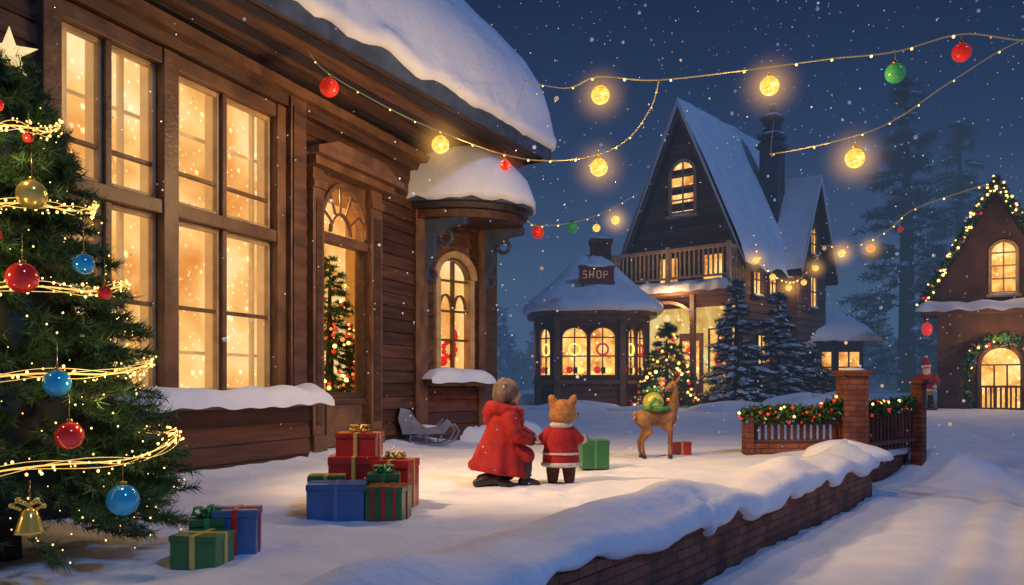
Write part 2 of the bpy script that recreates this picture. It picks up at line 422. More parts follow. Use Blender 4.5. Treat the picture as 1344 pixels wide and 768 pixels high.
for a,b,c in ((9.03,10.37,9.66),(10.6,12.43,11.46)):
    mb.box(c-.04,c+.04,-.05,.1,1.0,3.06,WOODL); mb.box(c-.04,c+.04,-.05,.1,3.22,4.78,WOODL)
    for p,q in ((a,c-.04),(c+.04,b)):
        for z0,z1,zb in ((1.0,3.06,2.02),(3.22,4.78,3.62)):
            mb.box(p,p+.05,0,.07,z0,z1,SASH); mb.box(q-.05,q,0,.07,z0,z1,SASH)
            mb.box(p+.05,q-.05,.002,.07,z0,z0+.06,SASH); mb.box(p+.05,q-.05,.002,.07,z1-.06,z1,SASH)
            mb.box(p+.05,q-.05,.01,.065,zb-.025,zb+.025,WOODL)
            mb.box(q-.05,q-.02,.07,.2,z0,z1,LITSASH)
mb.box(12.62,12.98,-.2,.2,-.1,5.2,WOODL); mb.box(12.66,12.94,-.225,-.2,.3,5.0,WOOD)
mb.box(3,13.03,-.52,-.12,.81,.89,WOODL)
mb.build('window_frames',LH,.01)
mb=MB(); mb.box(8.86,12.9,.3,.36,.85,5.1,PW); mb.build('lit_room',LH)
mb=MB()
for u in (9.35,10.1,10.95,11.75,12.35):
    mb.box(u-.035,u+.035,.24,.28,.9,5.0,LITSASH)
for z in (1.5,4.2): mb.box(8.9,12.6,.25,.275,z-.02,z+.02,LITSASH)
mb.build('inner_casements',LH)
mb=MB()
for a,b in ((13.24,13.52),(14.86,15.2)):
    mb.box(a,b,-.13,.2,0,4.3,WOODL); mb.box(a-.03,b+.03,-.17,.2,-.05,.35,WOODL); mb.box(a-.03,b+.03,-.17,.2,4.0,4.12,WOODL); mb.box(a+.07,b-.07,-.15,-.12,.5,3.85,WOOD)
mb.box(13.1,15.36,-.28,.12,4.3,4.42,WOODL); mb.box(13.0,15.46,-.4,.12,4.42,4.52,WOODL)
mb.prism([(13.0,4.52),(15.46,4.52),(14.9,4.72),(13.56,4.72)],-.36,.1,WOODL)
mb.box(13.52,14.86,-.02,.12,-.05,.9,WOOD); mb.box(13.7,14.68,-.05,0,.15,.78,WOODL)
for a,b in ((13.52,13.6),(14.78,14.86)): mb.box(a,b,-.03,.12,.9,3.3,WOOD)
mb.box(13.6,14.78,-.03,.12,.9,.98,WOOD); mb.box(13.52,14.86,-.06,.12,3.28,3.42,WOODL)
mb.archfill(14.19,.6,3.46,.72,4.3,-.02,.12,WOODL); mb.archband(14.19,.6,3.46,.72,.07,-.07,-.02,WOODL)
mb.box(13.52,13.59,-.02,.12,3.42,4.3,WOODL); mb.box(14.79,14.86,-.02,.12,3.42,4.3,WOODL)
mb.archband(14.19,.26,3.46,.3,.04,.0,.06,WOODL,8)
for t in (30,60,90,120,150):
    a=math.radians(t); mb.tube([(14.19+.27*math.cos(a),.03,3.46+.32*math.sin(a)),(14.19+.6*math.cos(a),.03,3.46+.72*math.sin(a))],.022,WOODL,6)
mb.build('glazed_front_door',LH,.008)
mb=MB(); mb.box(13.2,17.2,1.9,1.95,-.05,4.6,PW); mb.box(13.15,13.2,.31,1.95,-.05,4.6,WARMWALL); mb.box(17.2,17.25,.31,1.95,-.05,4.6,WARMWALL); mb.box(13.2,17.2,.31,1.9,-.1,-.03,WOODL); mb.box(13.2,17.2,.31,1.9,4.6,4.65,WARMWALL)
mb.build('hallway',LH)
point('hallway_lamp',(14.1,.5,4.2),(1,.62,.28),80,.1,LH)
ang=math.atan2(-.65,1.5)
BM=Matrix.Translation((16.6,0,0))@Matrix.Rotation(ang,4,'Z')
mb=MB(); mb.M=BM
mb.box(-.08,.2,-.12,.3,-.1,5.2,WOODL); mb.box(1.5,1.68,-.1,.3,-.1,4.3,WOODL)
mb.lap(.2,1.5,-.1,1.05,0,SIDING,.22); mb.lap(.2,.46,1.1,4.3,0,WOOD,.22); mb.lap(1.34,1.5,1.1,4.3,0,WOOD,.22); mb.box(.2,1.5,.05,.3,-.1,1.1,WOOD)
mb.lap(.46,1.34,3.75,4.3,0,WOOD,.2)
mb.archfill(.9,.4,3.1,.38,3.75,-.03,.12,WOODL); mb.archband(.9,.42,3.12,.4,.12,-.12,-.03,SASH)
for a,b in ((.42,.53),(1.27,1.38)): mb.box(a,b,-.1,.1,1.3,3.12,SASH)
mb.box(.53,1.27,-.08,.1,1.3,1.38,SASH); mb.box(.88,.92,-.04,.06,1.38,3.46,WOODL)
for z in (1.95,2.5,3.08): mb.box(.53,1.27,-.03,.05,z-.02,z+.02,WOODL)
mb.box(.1,1.6,-.35,.0,1.08,1.2,WOODL)
mb.archband(.72,.13,2.55,.25,.03,-.03,.04,WOODL,8); mb.archband(1.08,.13,2.55,.25,.03,-.03,.04,WOODL,8)
mb.box(.4,1.4,.2,.25,1.2,3.7,PW)
for i in range(9):
    a=2*math.pi*i/9; mb.sphere((.92+.15*math.cos(a),.12,1.78+.15*math.sin(a)),(.06,.03,.06),BR,8,6)
mb.sphere((1.05,.12,2.05),(.09,.04,.12),BR,8,6); mb.sphere((.75,.12,1.55),(.12,.05,.1),BR,8,6)
mb.M=Matrix.Identity(4)
mb.box(18.12,19,-.62,.1,-.1,4.3,WOOD)
mb.box(16.6,18.9,-.2,.3,4.9,5.9,DARKW)
mb.build('bay_window',LH,.008)
mb=MB()
half=[(17.75+1.35*math.cos(math.pi+math.pi*i/20),1.72*math.sin(math.pi+math.pi*i/20)) for i in range(21)]
mb.prism_z(half,4.3,4.42,DARKW)
mb.prism_z([(17.75+(x-17.75)*1.06,y*1.05) for x,y in half],4.42,4.58,SLATE)
mb.prism_z([(17.75+(x-17.75)*.92,y*.94) for x,y in half],4.15,4.3,WOOD)
for u,vb in ((18.15,-.62),(16.75,-.05)):
    P=[(vb,2.9),(vb-.12,2.95),(vb-.16,3.25),(vb-.3,3.5),(vb-.32,3.8),(vb-.6,3.98),(vb-.9,4.02),(vb-.92,4.15),(vb,4.15)]
    mb.M=Matrix.Translation((u,0,0))@Matrix.Rotation(math.pi/2,4,'Z')
    mb.prism([(p[0],p[1]) for p in P],-.09,.09,SLATE)
    mb.tube([(vb-.2+.1*math.cos(t),0,3.12+.1*math.sin(t)) for t in np.linspace(0,6,16)],.035,SLATE,8)
    mb.tube([(vb-.5+.12*math.cos(t),0,3.8+.12*math.sin(t)) for t in np.linspace(0,6,16)],.04,SLATE,8)
mb.M=Matrix.Identity(4)
mb.build('canopy',LH,.012)
V=[];F=[];nr=14;na=28
for i in range(nr+1):
    r=i/nr
    for j in range(na+1):
        a=math.pi+math.pi*j/na
        x=17.75+1.5*r*math.cos(a); y=1.85*r*math.sin(a)
        z=4.62+1.25*(1-r)**.75+.30*math.sqrt(max(1-r**6,0))+.12*noise.noise(Vector((x*1.5,y*1.5,1)))
        V.append((x,y,z))
for j in range(na+1):
    a=math.pi+math.pi*j/na; V.append((17.75+1.5*math.cos(a),1.85*math.sin(a),4.44+.12*noise.noise(Vector((j*.6,0,0)))))
for j in range(na+1):
    a=math.pi+math.pi*j/na; V.append((17.75+1.38*math.cos(a),1.72*math.sin(a),4.53))
for i in range(nr+2):
    for j in range(na): k=i*(na+1)+j; F.append((k,k+na+1,k+na+2,k+1))
mb=MB(); mb.add(V,F,SNOW,True); mb.build('canopy_snow',LH)
def ev(u): return -.76-(u-9.78)*.1085
mb=MB()
mb.box(3,16.6,-.16,.0,4.98,5.12,WOOD); mb.box(3,16.62,-.3,.0,5.12,5.26,WOODL)
nb=7
for i in range(nb):
    a=i/nb; b=(i+1)/nb-.02; dz=.05*(i%2)
    v=[];u0,u1=3,19
    for u in (u0,u1):
        e=ev(u)
        for t in (a,b):
            v.append((u,e*t,5.24+.5*t+dz*.6)); 
        for t in (a,b):
            v.append((u,e*t,5.36+.5*t+dz*.6))
    mb.add(v,[(0,1,5,4),(2,6,7,3),(0,4,6,2),(1,3,7,5),(0,2,3,1),(4,5,7,6)],DARKW if i%2 else WOOD)
v=[]
for u in (3,18.98):
    e=ev(u); v+=[(u,e-.06,5.62),(u,e+.0,5.62),(u,e-.06,5.92),(u,e+.0,5.92)]
mb.add(v,[(0,1,5,4),(2,6,7,3),(0,4,6,2),(1,3,7,5),(0,2,3,1),(4,5,7,6)],SLATE)
PR=[(0,0),(.12,.45),(.32,.95),(.62,1.42),(1.0,1.85),(1.5,2.35),(2.2,2.95),(3.2,3.75),(4.5,4.6),(6,5.4)]
poly=[(s,5.85+z-.05) for s,z in PR]+[(6,5.2)]+[(0.0,5.62)]
V=[];n=len(poly)
for u in (3,18.95):
    for s,z in poly: V.append((u,ev(u)+s,z))
mb.add(V,[tuple(range(n)),tuple(range(2*n-1,n-1,-1))],DARKW)
mb.build('eaves',LH)
V=[];F=[]
us=list(np.arange(3,18.9,.16))+[18.9,19.0,19.08,19.13,19.15]
prof=[(.06,5.86,0),(-.05,5.84,0),(-.14,5.9,0),(-.16,6.02,.4),(-.1,6.15,.7)]
fine=[]
for (a,b),(c,d) in zip(PR,PR[1:]):
    for k in range(4): fine.append((a+(c-a)*k/4,b+(d-b)*k/4))
fine.append(PR[-1])
for u in us:
    e=ev(u); k=0 if u<=19 else (u-19)*1.3
    for q in prof:
        V.append((u,e+q[0]-.10*noise.noise(Vector((u*.9,1,0)))-.04*noise.noise(Vector((u*2.7,1,0)))+k*.4,q[1]-.12*noise.noise(Vector((u*1.3,5,0)))-.05*noise.noise(Vector((u*3.3,5,0)))))
    for s,z in fine[1:]:
        t=.35*min(1,s*3+.4)
        V.append((u,e+s-.1,6.0+z+t-k-.0+.13*noise.noise(Vector((u*.7,s*.9,2)))+.05*noise.noise(Vector((u*2,s*2.3,6)))))
w=len(prof)+len(fine)-1
V+= [(19.05,V[-w+i][1]+.12,V[-w+i][2]-(.04 if i<4 else .3)) for i in range(w)]
for j in range(len(us)):
    for i in range(w-1): F.append((j*w+i,(j+1)*w+i,(j+1)*w+i+1,j*w+i+1))
mb=MB(); mb.add(V,F,SNOW,True); mb.build('roof_snow',LH)
def strip(mbb,x0,x1,y0,y1,z,th,seed=0):
    V=[];F=[];n=max(6,int((x1-x0)/.07)); m=10
    for i in range(n+1):
        t=i/n; x=x0+(x1-x0)*t; en=min(1,min(t,1-t)*n/3)
        for j in range(m+1):
            a=math.pi*j/m; sp=(1-math.cos(a))/2
            jit=.07*noise.noise(Vector((x*2,seed,j*.1)))
            y=y0+(y1-y0)*sp+(jit if j<m/2 else 0)
            zz=z+th*(math.sin(a)**.5)*en**.5*(1+.6*noise.noise(Vector((x*1.7,seed+3,y*2))))
            if j==0: zz=z-.06-.07*noise.noise(Vector((x*2.4,seed,9)))
            V.append((x,y,zz))
    for i in range(n):
        for j in range(m): k=i*(m+1)+j; F.append((k,k+m+1,k+m+2,k+1))
    mbb.add(V,F,SNOW,True)
mb=MB(); strip(mb,9.6,13.1,-.6,-.08,.88,.2,1)
mb.M=BM; strip(mb,.05,1.65,-.42,.02,1.2,.18,4)
mb.build('sill_snow',LH)

# ------------------------------------------------------------ trees
N_NEAR=mat_leaf('fir_needles',(.012,.05,.012),(.10,.21,.05))
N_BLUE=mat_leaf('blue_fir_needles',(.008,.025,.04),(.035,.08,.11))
N_HAZE=mat_leaf('hazy_needles',(.05,.08,.15),(.08,.12,.2))  # distance haze put into the needle colour
prn=lambda z:1.15*max(1-z/3.2,0)**.75*(1 if z>.25 else .9)
T=fir('christmas_tree',(-3.2,5.3,0),3.2,prn,640,9,30,.075,.007,.19,N_NEAR,3,zmin=.03)
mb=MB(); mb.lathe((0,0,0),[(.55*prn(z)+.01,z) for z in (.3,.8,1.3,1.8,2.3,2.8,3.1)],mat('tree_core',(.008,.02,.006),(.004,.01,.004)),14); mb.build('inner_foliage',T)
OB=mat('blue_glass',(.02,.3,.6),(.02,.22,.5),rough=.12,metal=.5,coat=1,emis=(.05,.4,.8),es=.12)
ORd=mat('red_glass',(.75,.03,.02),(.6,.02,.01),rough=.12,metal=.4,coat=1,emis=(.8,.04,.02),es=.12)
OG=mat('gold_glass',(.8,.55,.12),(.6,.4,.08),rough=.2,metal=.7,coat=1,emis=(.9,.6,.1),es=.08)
def ornament(x,y,z,r,m,p,string=.16):
    mb=MB(); mb.sphere((0,0,0),r,m,24,16); mb.lathe((0,0,r*.96),[(r*.22,0),(r*.22,r*.22),(r*.05,r*.24)],GOLD,12)
    mb.tube([(0,0,r*1.15),(0,0,r+string)],.003,GOLD,6); o=mb.build('ornament',p); o.location=(x,y,z)
for X,Y,Z,r,m in ((-2.78,4.85,2.20,.085,OG),(-2.70,4.62,1.69,.085,ORd),(-2.52,4.93,1.81,.062,OB),(-2.44,5.02,1.65,.042,ORd),
    (-2.53,4.66,1.11,.075,OB),(-2.43,4.6,.82,.077,ORd),(-2.21,4.76,.445,.09,OB),(-3.02,4.9,2.74,.045,ORd),(-2.84,4.92,2.55,.03,ORd),(-2.86,4.65,1.93,.03,ORd)):
    ornament(X+3.2,Y-5.3,Z,r,m,T)
mb=MB(); mb.lathe((0,0,0),[(.075,-.075),(.07,-.06),(.05,.0),(.038,.04),(.012,.06)],OG,16); mb.sphere((0,0,-.08),.018,GOLD); mb.tube([(0,0,.06),(0,0,.2)],.004,GOLD,6)
for s in (-1,1): mb.limb([(0,-.01,.07),(s*.05,-.02,.1),(s*.085,-.02,.07),(s*.04,-.02,.05)],[.01,.016,.014,.008],RG0 if False else OG,8)
o=mb.build('bell',T); o.location=(-2.52+3.2,4.38-5.3,.4)
mb=MB(); pts=[]
a=math.radians(150); z=.42
while z<3.0:
    r=prn(z)*1.03+.02+.012*math.sin(a*9); pts.append((r*math.cos(a),r*math.sin(a),z+.02*math.sin(a*5))); a+=.07; z+=.50*.07/(2*math.pi)
mb.tube(pts,.005,GARL,6)
for k in range(3):
    pts2=[(x*(1.0+.014*k),y*(1.0+.014*k),z+.03*math.sin(i*(.25+.07*k)+k*1.7)) for i,(x,y,z) in enumerate(pts)]; mb.tube(pts2,.0018,GARL,5)
rr=random.Random(4)
for i,p in enumerate(pts):
    for q in range(2): mb.sphere((p[0]*rr.uniform(.99,1.05),p[1]*rr.uniform(.99,1.05),p[2]+rr.uniform(-.05,.05)),rr.choice([.004,.006,.009]),BW,6,4)
for i in range(420):
    z=3.0*(1-math.sqrt(rr.random())); a=rr.random()*6.28; r=prn(z)*rr.uniform(.85,1.05); mb.sphere((r*math.cos(a),r*math.sin(a),z+.1),rr.choice([.003,.004,.006]),BW,6,4)
mb.build('light_garland',T)
for a,z in ((-100,.7),(-30,1.1),(-75,1.75),(-60,2.5)):
    a=math.radians(a); r=prn(z)+.28; point('fairy_light',(r*math.cos(a),r*math.sin(a),z),(1,.68,.28),5.5,.02,T)
mb=MB(); st=[]
for i in range(10):
    a=math.pi/2+math.pi*i/5; r=.17 if i%2==0 else .065; st.append((r*math.cos(a),r*math.sin(a)))
STARM=mat_em('star_light',(1,.72,.32),.9)
n=10; mb.add([(x,0,z) for x,z in st]+[(0,-.05,0),(0,.05,0)],[(i,(i+1)%n,10) for i in range(n)]+[((i+1)%n,i,11) for i in range(n)],STARM)
mb.tube([(0,0,-.05),(0,0,-.25)],.012,GOLD,6)
o=mb.build('star',T); o.location=(.02,0,3.2); o.rotation_euler[2]=.5

def lights_on(root,prof,H,n,r,seed,mats):
    rg=random.Random(seed); mb=MB()
    for i in range(n):
        z=H*(.05+.92*(1-math.sqrt(rg.random()))); a=rg.random()*6.28; q=prof(z)*rg.uniform(.85,1.03)
        mb.sphere((q*math.cos(a),q*math.sin(a),z),r*rg.uniform(.6,1.2),rg.choice(mats),8,6)
    mb.build('ornaments',root)
ORM=[mat_em('o_red',(.9,.05,.03),.5),mat_em('o_gold',(1,.6,.12),1.6),BW,mat_em('o_red2',(.9,.05,.03),.5),mat_em('o_orange',(1,.3,.05),1.0)]
prf=lambda z:1.3*max(1-z/3.2,0)**.85
yt=29.5; T2=fir('christmas_tree',(5.45,yt,gz(5.45,yt)-.15),3.2,prf,260,7,13,.13,.022,.36,mat_leaf('lit_fir_needles',(.01,.06,.015),(.09,.2,.05)),5)
lights_on(T2,prf,3.2,150,.055,5,ORM); mb=MB(); mb.sphere((0,0,3.25),.12,STARM,8,6); mb.build('star',T2)
point('tree_glow_light',(-.3,-1.9,1.6),(1,.65,.28),30,.05,T2)
pri=lambda z:.72*max(1-z/3.2,0)**.55
TI=empty('christmas_tree',(0,0,0)); M=Matrix.Translation((-7.94,0,0))@Matrix.Rotation(hth,4,'Z'); TI.location=M@Vector((15.4,1.05,.15))
fir('x',None,3.2,pri,320,6,14,.08,.013,.18,mat_leaf('indoor_needles',(.015,.07,.015),(.1,.22,.05)),9,parent=TI)
lights_on(TI,pri,3.15,220,.034,8,ORM)
for i,(x,y,H,R,sd) in enumerate(((7.9,29.5,4.6,1.5,11),(9.5,30.0,4.2,1.5,12),(11.2,31.5,2.4,1.3,13))):
    fir('snowy_fir_tree',(x,y,gz(x,y)-.1),H,(lambda z,H=H,R=R:R*max(1-z/H,0)**.85*(.85+.25*math.sin(z*7))),200,7,10,.17,.028,.42,N_BLUE,sd,snow=.7)
for x,y,H,R,sd in ((24.5,52,20,4.6,21),(31,58,19,4.5,22),(20,62,11,3.2,23)):
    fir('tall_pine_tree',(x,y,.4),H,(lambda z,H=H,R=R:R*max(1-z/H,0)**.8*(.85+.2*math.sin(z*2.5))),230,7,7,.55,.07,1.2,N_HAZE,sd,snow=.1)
rng=np.random.default_rng(5); allV=[]
for k in range(80):
    x=rng.uniform(-40,75); y=rng.uniform(70,95); H=rng.uniform(4,8.5); R=H*.24
    n=420; h=H*(1-np.sqrt(rng.random(n))); az=rng.random(n)*6.283; q=R*(1-h/H)*rng.random(n)**.5
    S=np.stack([x+q*np.cos(az),y+q*np.sin(az),.5+h],1); D=nrm(np.stack([np.cos(az),np.sin(az),-.3+0*az],1))
    allV.append(needles(rng,S,D,np.full(n,.4),2,.8,.4))
tri_mesh('distant_forest',np.vstack(allV),[mat_leaf('forest_haze',(.16,.24,.42),(.22,.32,.52))])  # pale blue base colour stands in for haze over the forest

# ------------------------------------------------------------ far victorian house
FH=empty('victorian_house',(6.75,33,0),math.radians(-40))
WALLF=mat('far_siding',(.2,.08,.035),(.1,.045,.025),rough=.8,scale=2,bump=.3,stretch=(.4,.4,4),boards=True)
mb=MB()
mb.box(-2.4,2.4,.05,7,0,6.3,WALLF)
mb.lap(-2.45,2.45,.3,6.3,.02,WALLF,.3)
mb.prism([(-2.4,6.3),(2.4,6.3),(0,11.75)],.05,6.95,WALLF)
for i in range(16):
    z=6.3+i*.33; hw=2.4*(1-(z-6.3)/5.45)-.03; 
    if hw>.1: mb.prism([(-hw,z),(hw,z),(hw-.14,z+.32),(-hw+.14,z+.32)],-.01-.01*(i%2),.06,WALLF)
mb.M=Matrix.Translation((2.45,0,0))@Matrix.Rotation(math.pi/2,4,'Z')
mb.lap(.05,7,.3,6.3,.0,WALLF,.3)
mb.M=Matrix.Identity(4)
mb.box(2.3,3.0,3.9,7.2,0,6.2,WALLF)
mb.M=Matrix.Translation((3.0,3.9,0))@Matrix.Rotation(math.pi/2,4,'Z')
mb.lap(0,3.3,.3,6.2,0,WALLF,.3); mb.prism([(0,6.2),(3.3,6.2),(1.65,9.5)],-.02,.3,WALLF)
mb.M=Matrix.Identity(4)
mb.build('walls',FH)
def roof(mb,hw,ze,zr,y0,y1,th,m,ox=0,over=.35,under=DARKW):
    sl=(zr-ze)/hw; xw=hw+over; zl=ze-sl*over
    d=th*math.sqrt(1+sl*sl)
    for s in (-1,1):
        P=[(0,zr),(s*xw,zl),(s*xw,zl-.12*math.sqrt(1+sl*sl)*0.7),(0,zr-.12*math.sqrt(1+sl*sl))]
        if s<0: P=P[::-1]
        mb.prism([(ox+p[0],p[1]) for p in P],y0,y1,under)
        n=14; V=[];F=[];ny=14
        for j in range(ny+1):
            y=y0-.05+(y1-y0+.1)*j/ny
            for i in range(n+1):
                t=i/n; jj=.12*noise.noise(Vector((y*1.3,zr,s)))*(t**3); x=s*xw*(t*1.02+jj*.3); z=zr+(zl-zr)*(t+jj*.3)+d*(min(1,(1-t)*8)**.5 if t>.87 else 1)+.16*noise.noise(Vector((x*1.0,y*1.0,zr)))
                V.append((ox+x,y,z))
        for j in range(ny):
            for i in range(n):
                k=j*(n+1)+i; F.append((k,k+1,k+n+2,k+n+1) if s>0 else (k,k+n+1,k+n+2,k+1))
        mb.add(V,F,m,True)
        for yy in (y0-.05,y1+.05):
            P=[(0,zr+d),(s*xw*1.0,zl+d*.3),(s*xw,zl),(0,zr)]
            mb.prism([(ox+p[0],p[1]) for p in (P if s>0 else P[::-1])],yy,yy+.05,m)
mb=MB(); roof(mb,2.45,6.35,11.95,-.45,7.3,.14,SNOW)
mb.build('main_roof',FH)
mb=MB(); mb.M=Matrix.Translation((0,5.55,0))@Matrix.Rotation(math.pi/2,4,'Z')
roof(mb,1.75,6.3,9.6,-3.4,0,.14,SNOW); mb.build('cross_gable_roof',FH)
mb=MB()
for s in (-1,1):
    P=[(0,11.95),(s*2.85,5.5),(s*2.7,5.5),(0,11.6)]
    mb.prism(P if s<0 else P[::-1],-.5,-.4,WOODL)
mb.window(-.48,.48,7.9,9.85,.0,PWF,SASH,arch=.5,cols=2,rows=3,fw=.13,mw=.06)
mb.box(-2.7,2.6,-1.3,.0,4.75,4.95,WOODL); mb.box(-2.75,2.65,-1.35,.0,4.5,4.75,WALLF)
mb.box(-2.65,2.55,-1.28,-1.18,6.15,6.27,SASH); mb.box(-2.65,2.55,-1.26,-1.2,5.1,5.18,SASH)
for i in range(27):
    x=-2.6+i*.195; mb.box(x-.03,x+.03,-1.25,-1.2,5.18,6.15,SASH)
for x in (-2.62,0,2.5): mb.box(x-.07,x+.07,-1.3,-1.16,4.95,6.35,SASH)
for s in (-2.62,2.5):
    mb.box(s-.04,s+.04,-1.16,0,6.15,6.25,SASH)
    for i in range(6): mb.box(s-.025,s+.025,-1.05+i*.19,-1.0+i*.19,5.0,6.15,SASH)
mb.window(-1.0,-.2,5.0,6.1,-.02,PWF,WOODL,cols=1,rows=1,fw=.08,sill=False); mb.window(.9,1.7,5.0,6.1,-.02,PWF,WOODL,cols=1,rows=1,fw=.08,sill=False)
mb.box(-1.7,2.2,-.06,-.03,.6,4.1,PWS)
mb.box(-.1,.9,-.14,-.06,.5,3.1,WOODL); mb.box(.05,.75,-.17,-.14,1.3,2.8,PWF)
mb.window(1.2,1.9,1.6,3.2,-.08,PWF,WOOD,cols=2,rows=2,fw=.06,mw=.05,sill=False)
for x in (-2.4,-1.5,1.0,2.45): mb.box(x-.09,x+.09,-1.2,-1.02,.3,4.5,WOODL)
mb.archband(-.25,1.15,3.6,.6,.12,-1.15,-1.05,WOODL,12)
mb.sphere((.4,-.2,2.4),(.2,.06,.2),ORM[0],10,6); mb.sphere((1.6,-.2,2.0),(.16,.08,.5),ORM[0],10,6)
mb.box(-2.7,2.6,-1.3,0,.2,.6,WALLF)
mb.M=Matrix.Translation((2.45,0,0))@Matrix.Rotation(math.pi/2,4,'Z')
mb.window(.8,1.5,4.6,5.7,-.03,PWF,WOOD,fw=.07,mw=.05); mb.window(2.3,3.0,4.6,5.7,-.03,PWF,WOOD,fw=.07,mw=.05); mb.window(1.2,2.4,1.4,3.0,-.03,PWF,WOOD,fw=.07,mw=.05,cols=3)
mb.M=Matrix.Translation((3.0,3.9,0))@Matrix.Rotation(math.pi/2,4,'Z')
mb.window(1.3,2.0,4.4,5.6,-.03,PWF,WOOD,fw=.07,mw=.05); mb.window(1.35,1.95,6.6,7.7,-.03,PWF,WOOD,arch=.25,fw=.07,mw=.05)
mb.build('windows_and_balcony',FH)
mb=MB(); 
V0=[(-2.6+5.2*i/10, -1.25+1.2*j/4, 4.97+.12*math.sin(math.pi*j/4)+.05*noise.noise(Vector((i*.8,j,0)))) for j in range(5) for i in range(11)]
mb.add(V0,[(j*11+i,j*11+i+1,j*11+i+12,j*11+i+11) for j in range(4) for i in range(10)],SNOW,True)
strip(mb,-2.8,2.7,-1.5,-1.28,4.65,.3,6); mb.build('balcony_snow',FH)
CHB=mat_brick('chimney_brick',(.12,.11,.13),(.08,.08,.11),(.05,.05,.07))
mb=MB(); mb.box(1.2,2.0,4.4,5.2,7,11.4,CHB); mb.box(1.1,2.1,4.3,5.3,11.1,11.3,CHB); mb.box(1.14,2.06,4.34,5.26,11.5,11.7,CHB); mb.box(1.3,1.9,4.5,5.1,11.4,12.5,CHB); mb.box(1.2,2.0,4.4,5.2,12.3,12.45,CHB)
mb.sphere((1.6,4.8,12.5),(.36,.36,.16),SNOW); mb.sphere((1.6,4.8,11.72),(.5,.5,.12),SNOW); mb.box(1.5,1.75,4.7,4.9,12.4,13.0,SLATE); mb.sphere((1.62,4.8,13.0),(.17,.15,.08),SNOW)
mb.build('chimney',FH,.02)
bpy.context.view_layer.update()
mb=MB(); AX=(2.95,31.3)
def annex_pt(x,y): return (AX[0]+x,AX[1]+y)
oc=[annex_pt(*p) for p in ((-1.95,1.9),(-1.95,-.6),(-1.35,-1.55),(.95,-1.75),(1.95,-.7),(1.95,1.9))]
mb.prism_z(oc,0,3.75,WALLF)
for a in oc[:5]: mb.box(a[0]-.11,a[0]+.11,a[1]-.11,a[1]+.11,.2,3.7,WOODL)
DY=mat_em('display_yellow',(1,.75,.15),1.3)
for k in (0,1,2,3,4):
    a=Vector((*oc[k],0)); b=Vector((*oc[(k+1)%6],0)); L=(b-a).length
    mb.M=Matrix.Translation(a)@Matrix.Rotation(math.atan2(b.y-a.y,b.x-a.x),4,'Z')
    nw_=2 if L>1.3 else 1
    for q in range(nw_):
        x0=.2+(L-.34)*q/nw_; x1=x0+(L-.34)/nw_-.14; xm=(x0+x1)/2
        mb.window(x0,x1,1.45,3.1,-.02,PWF,WOODL,arch=.33,cols=2,rows=2,fw=.06,mw=.045,sill=False)
        mb.sphere((xm-.18,-.05,1.62),(.13,.03,.13),ORM[0],10,6); mb.sphere((xm+.2,-.05,1.6),(.14,.03,.11),DY,10,6); mb.box(xm-.05,xm+.1,-.07,-.04,1.5,1.72,GREENL)
        mb.tube([(xm+.2*math.cos(t),-.05,2.35+.2*math.sin(t)) for t in np.linspace(0,2*math.pi,14)],.045,ORM[0] if q else DY,6)
    mb.box(0,L,-.2,-.0,1.12,1.26,WOODL); mb.box(0,L,-.14,0,3.4,3.56,WOODL); mb.lap(.1,L-.1,.3,1.1,-.0,WALLF,.2)
mb.M=Matrix.Identity(4)
V=[];F=[];na=48;ring_=[(1.0,3.7),(1.27,3.68),(1.32,3.74),(1.31,3.92),(1.24,4.1),(1.05,4.38),(.85,4.7),(.66,5.05),(.5,5.38),(.36,5.66),(.2,5.85),(.02,5.9)]
def hexr(t):
    c,s=abs(math.cos(t)),abs(math.sin(t)); return 1/((c/1.95)**3.2+(s/1.8)**3.2)**(1/3.2)
for r,z in ring_:
    for j in range(na):
        t=2*math.pi*j/na; q=hexr(t)*r*(1+.03*noise.noise(Vector((math.cos(t)*2,math.sin(t)*2,z))))
        V.append((AX[0]+q*math.cos(t),AX[1]+q*math.sin(t),z+.08*noise.noise(Vector((math.cos(t)*2.5,math.sin(t)*2.5,z*.3)))))
for i in range(len(ring_)-1):
    for j in range(na): F.append((i*na+j,i*na+(j+1)%na,(i+1)*na+(j+1)%na,(i+1)*na+j))
mb.add(V,F,SNOW,True)
mb.prism_z([(AX[0]+1.22*hexr(2*math.pi*j/24)*math.cos(2*math.pi*j/24),AX[1]+1.22*hexr(2*math.pi*j/24)*math.sin(2*math.pi*j/24)) for j in range(24)],3.56,3.7,WOODL)
mb.box(AX[0]+.0,AX[0]+.72,AX[1]-.3,AX[1]+.4,5.2,6.5,BRICK); mb.box(AX[0]-.06,AX[0]+.78,AX[1]-.36,AX[1]+.46,6.35,6.5,BRICK); mb.sphere((AX[0]+.36,AX[1]+.05,6.51),(.4,.4,.12),SNOW)
o=mb.build('shop_annex',FH); o.matrix_parent_inverse=FH.matrix_world.inverted()
sg=MB(); sg.box(-.62,.62,-.04,.04,0,.5,mat('sign_board',(.3,.05,.03),(.2,.03,.02))); sg.box(-.66,.66,-.06,.06,.5,.57,WOODL); sg.box(-.66,.66,-.06,.06,-.06,.0,WOODL); sg.sphere((0,0,.57),(.6,.09,.08),SNOW)
SGW=mat('sign_paint',(.8,.6,.35),(.7,.5,.3),emis=(1,.6,.3),es=.2)
def stroke(x,pts): sg.tube([(x+p[0],-.05,.12+p[1]) for p in pts],.016,SGW,6)
stroke(-.5,[(.13,.24),(.02,.25),(.0,.15),(.13,.12),(.12,.01),(0,0)])
stroke(-.26,[(0,0),(0,.26)]); stroke(-.26,[(.13,0),(.13,.26)]); stroke(-.26,[(0,.13),(.13,.13)])
stroke(.0,[(0,.02),(0,.24),(.07,.26),(.14,.24),(.14,.02),(.07,0),(0,.02)])
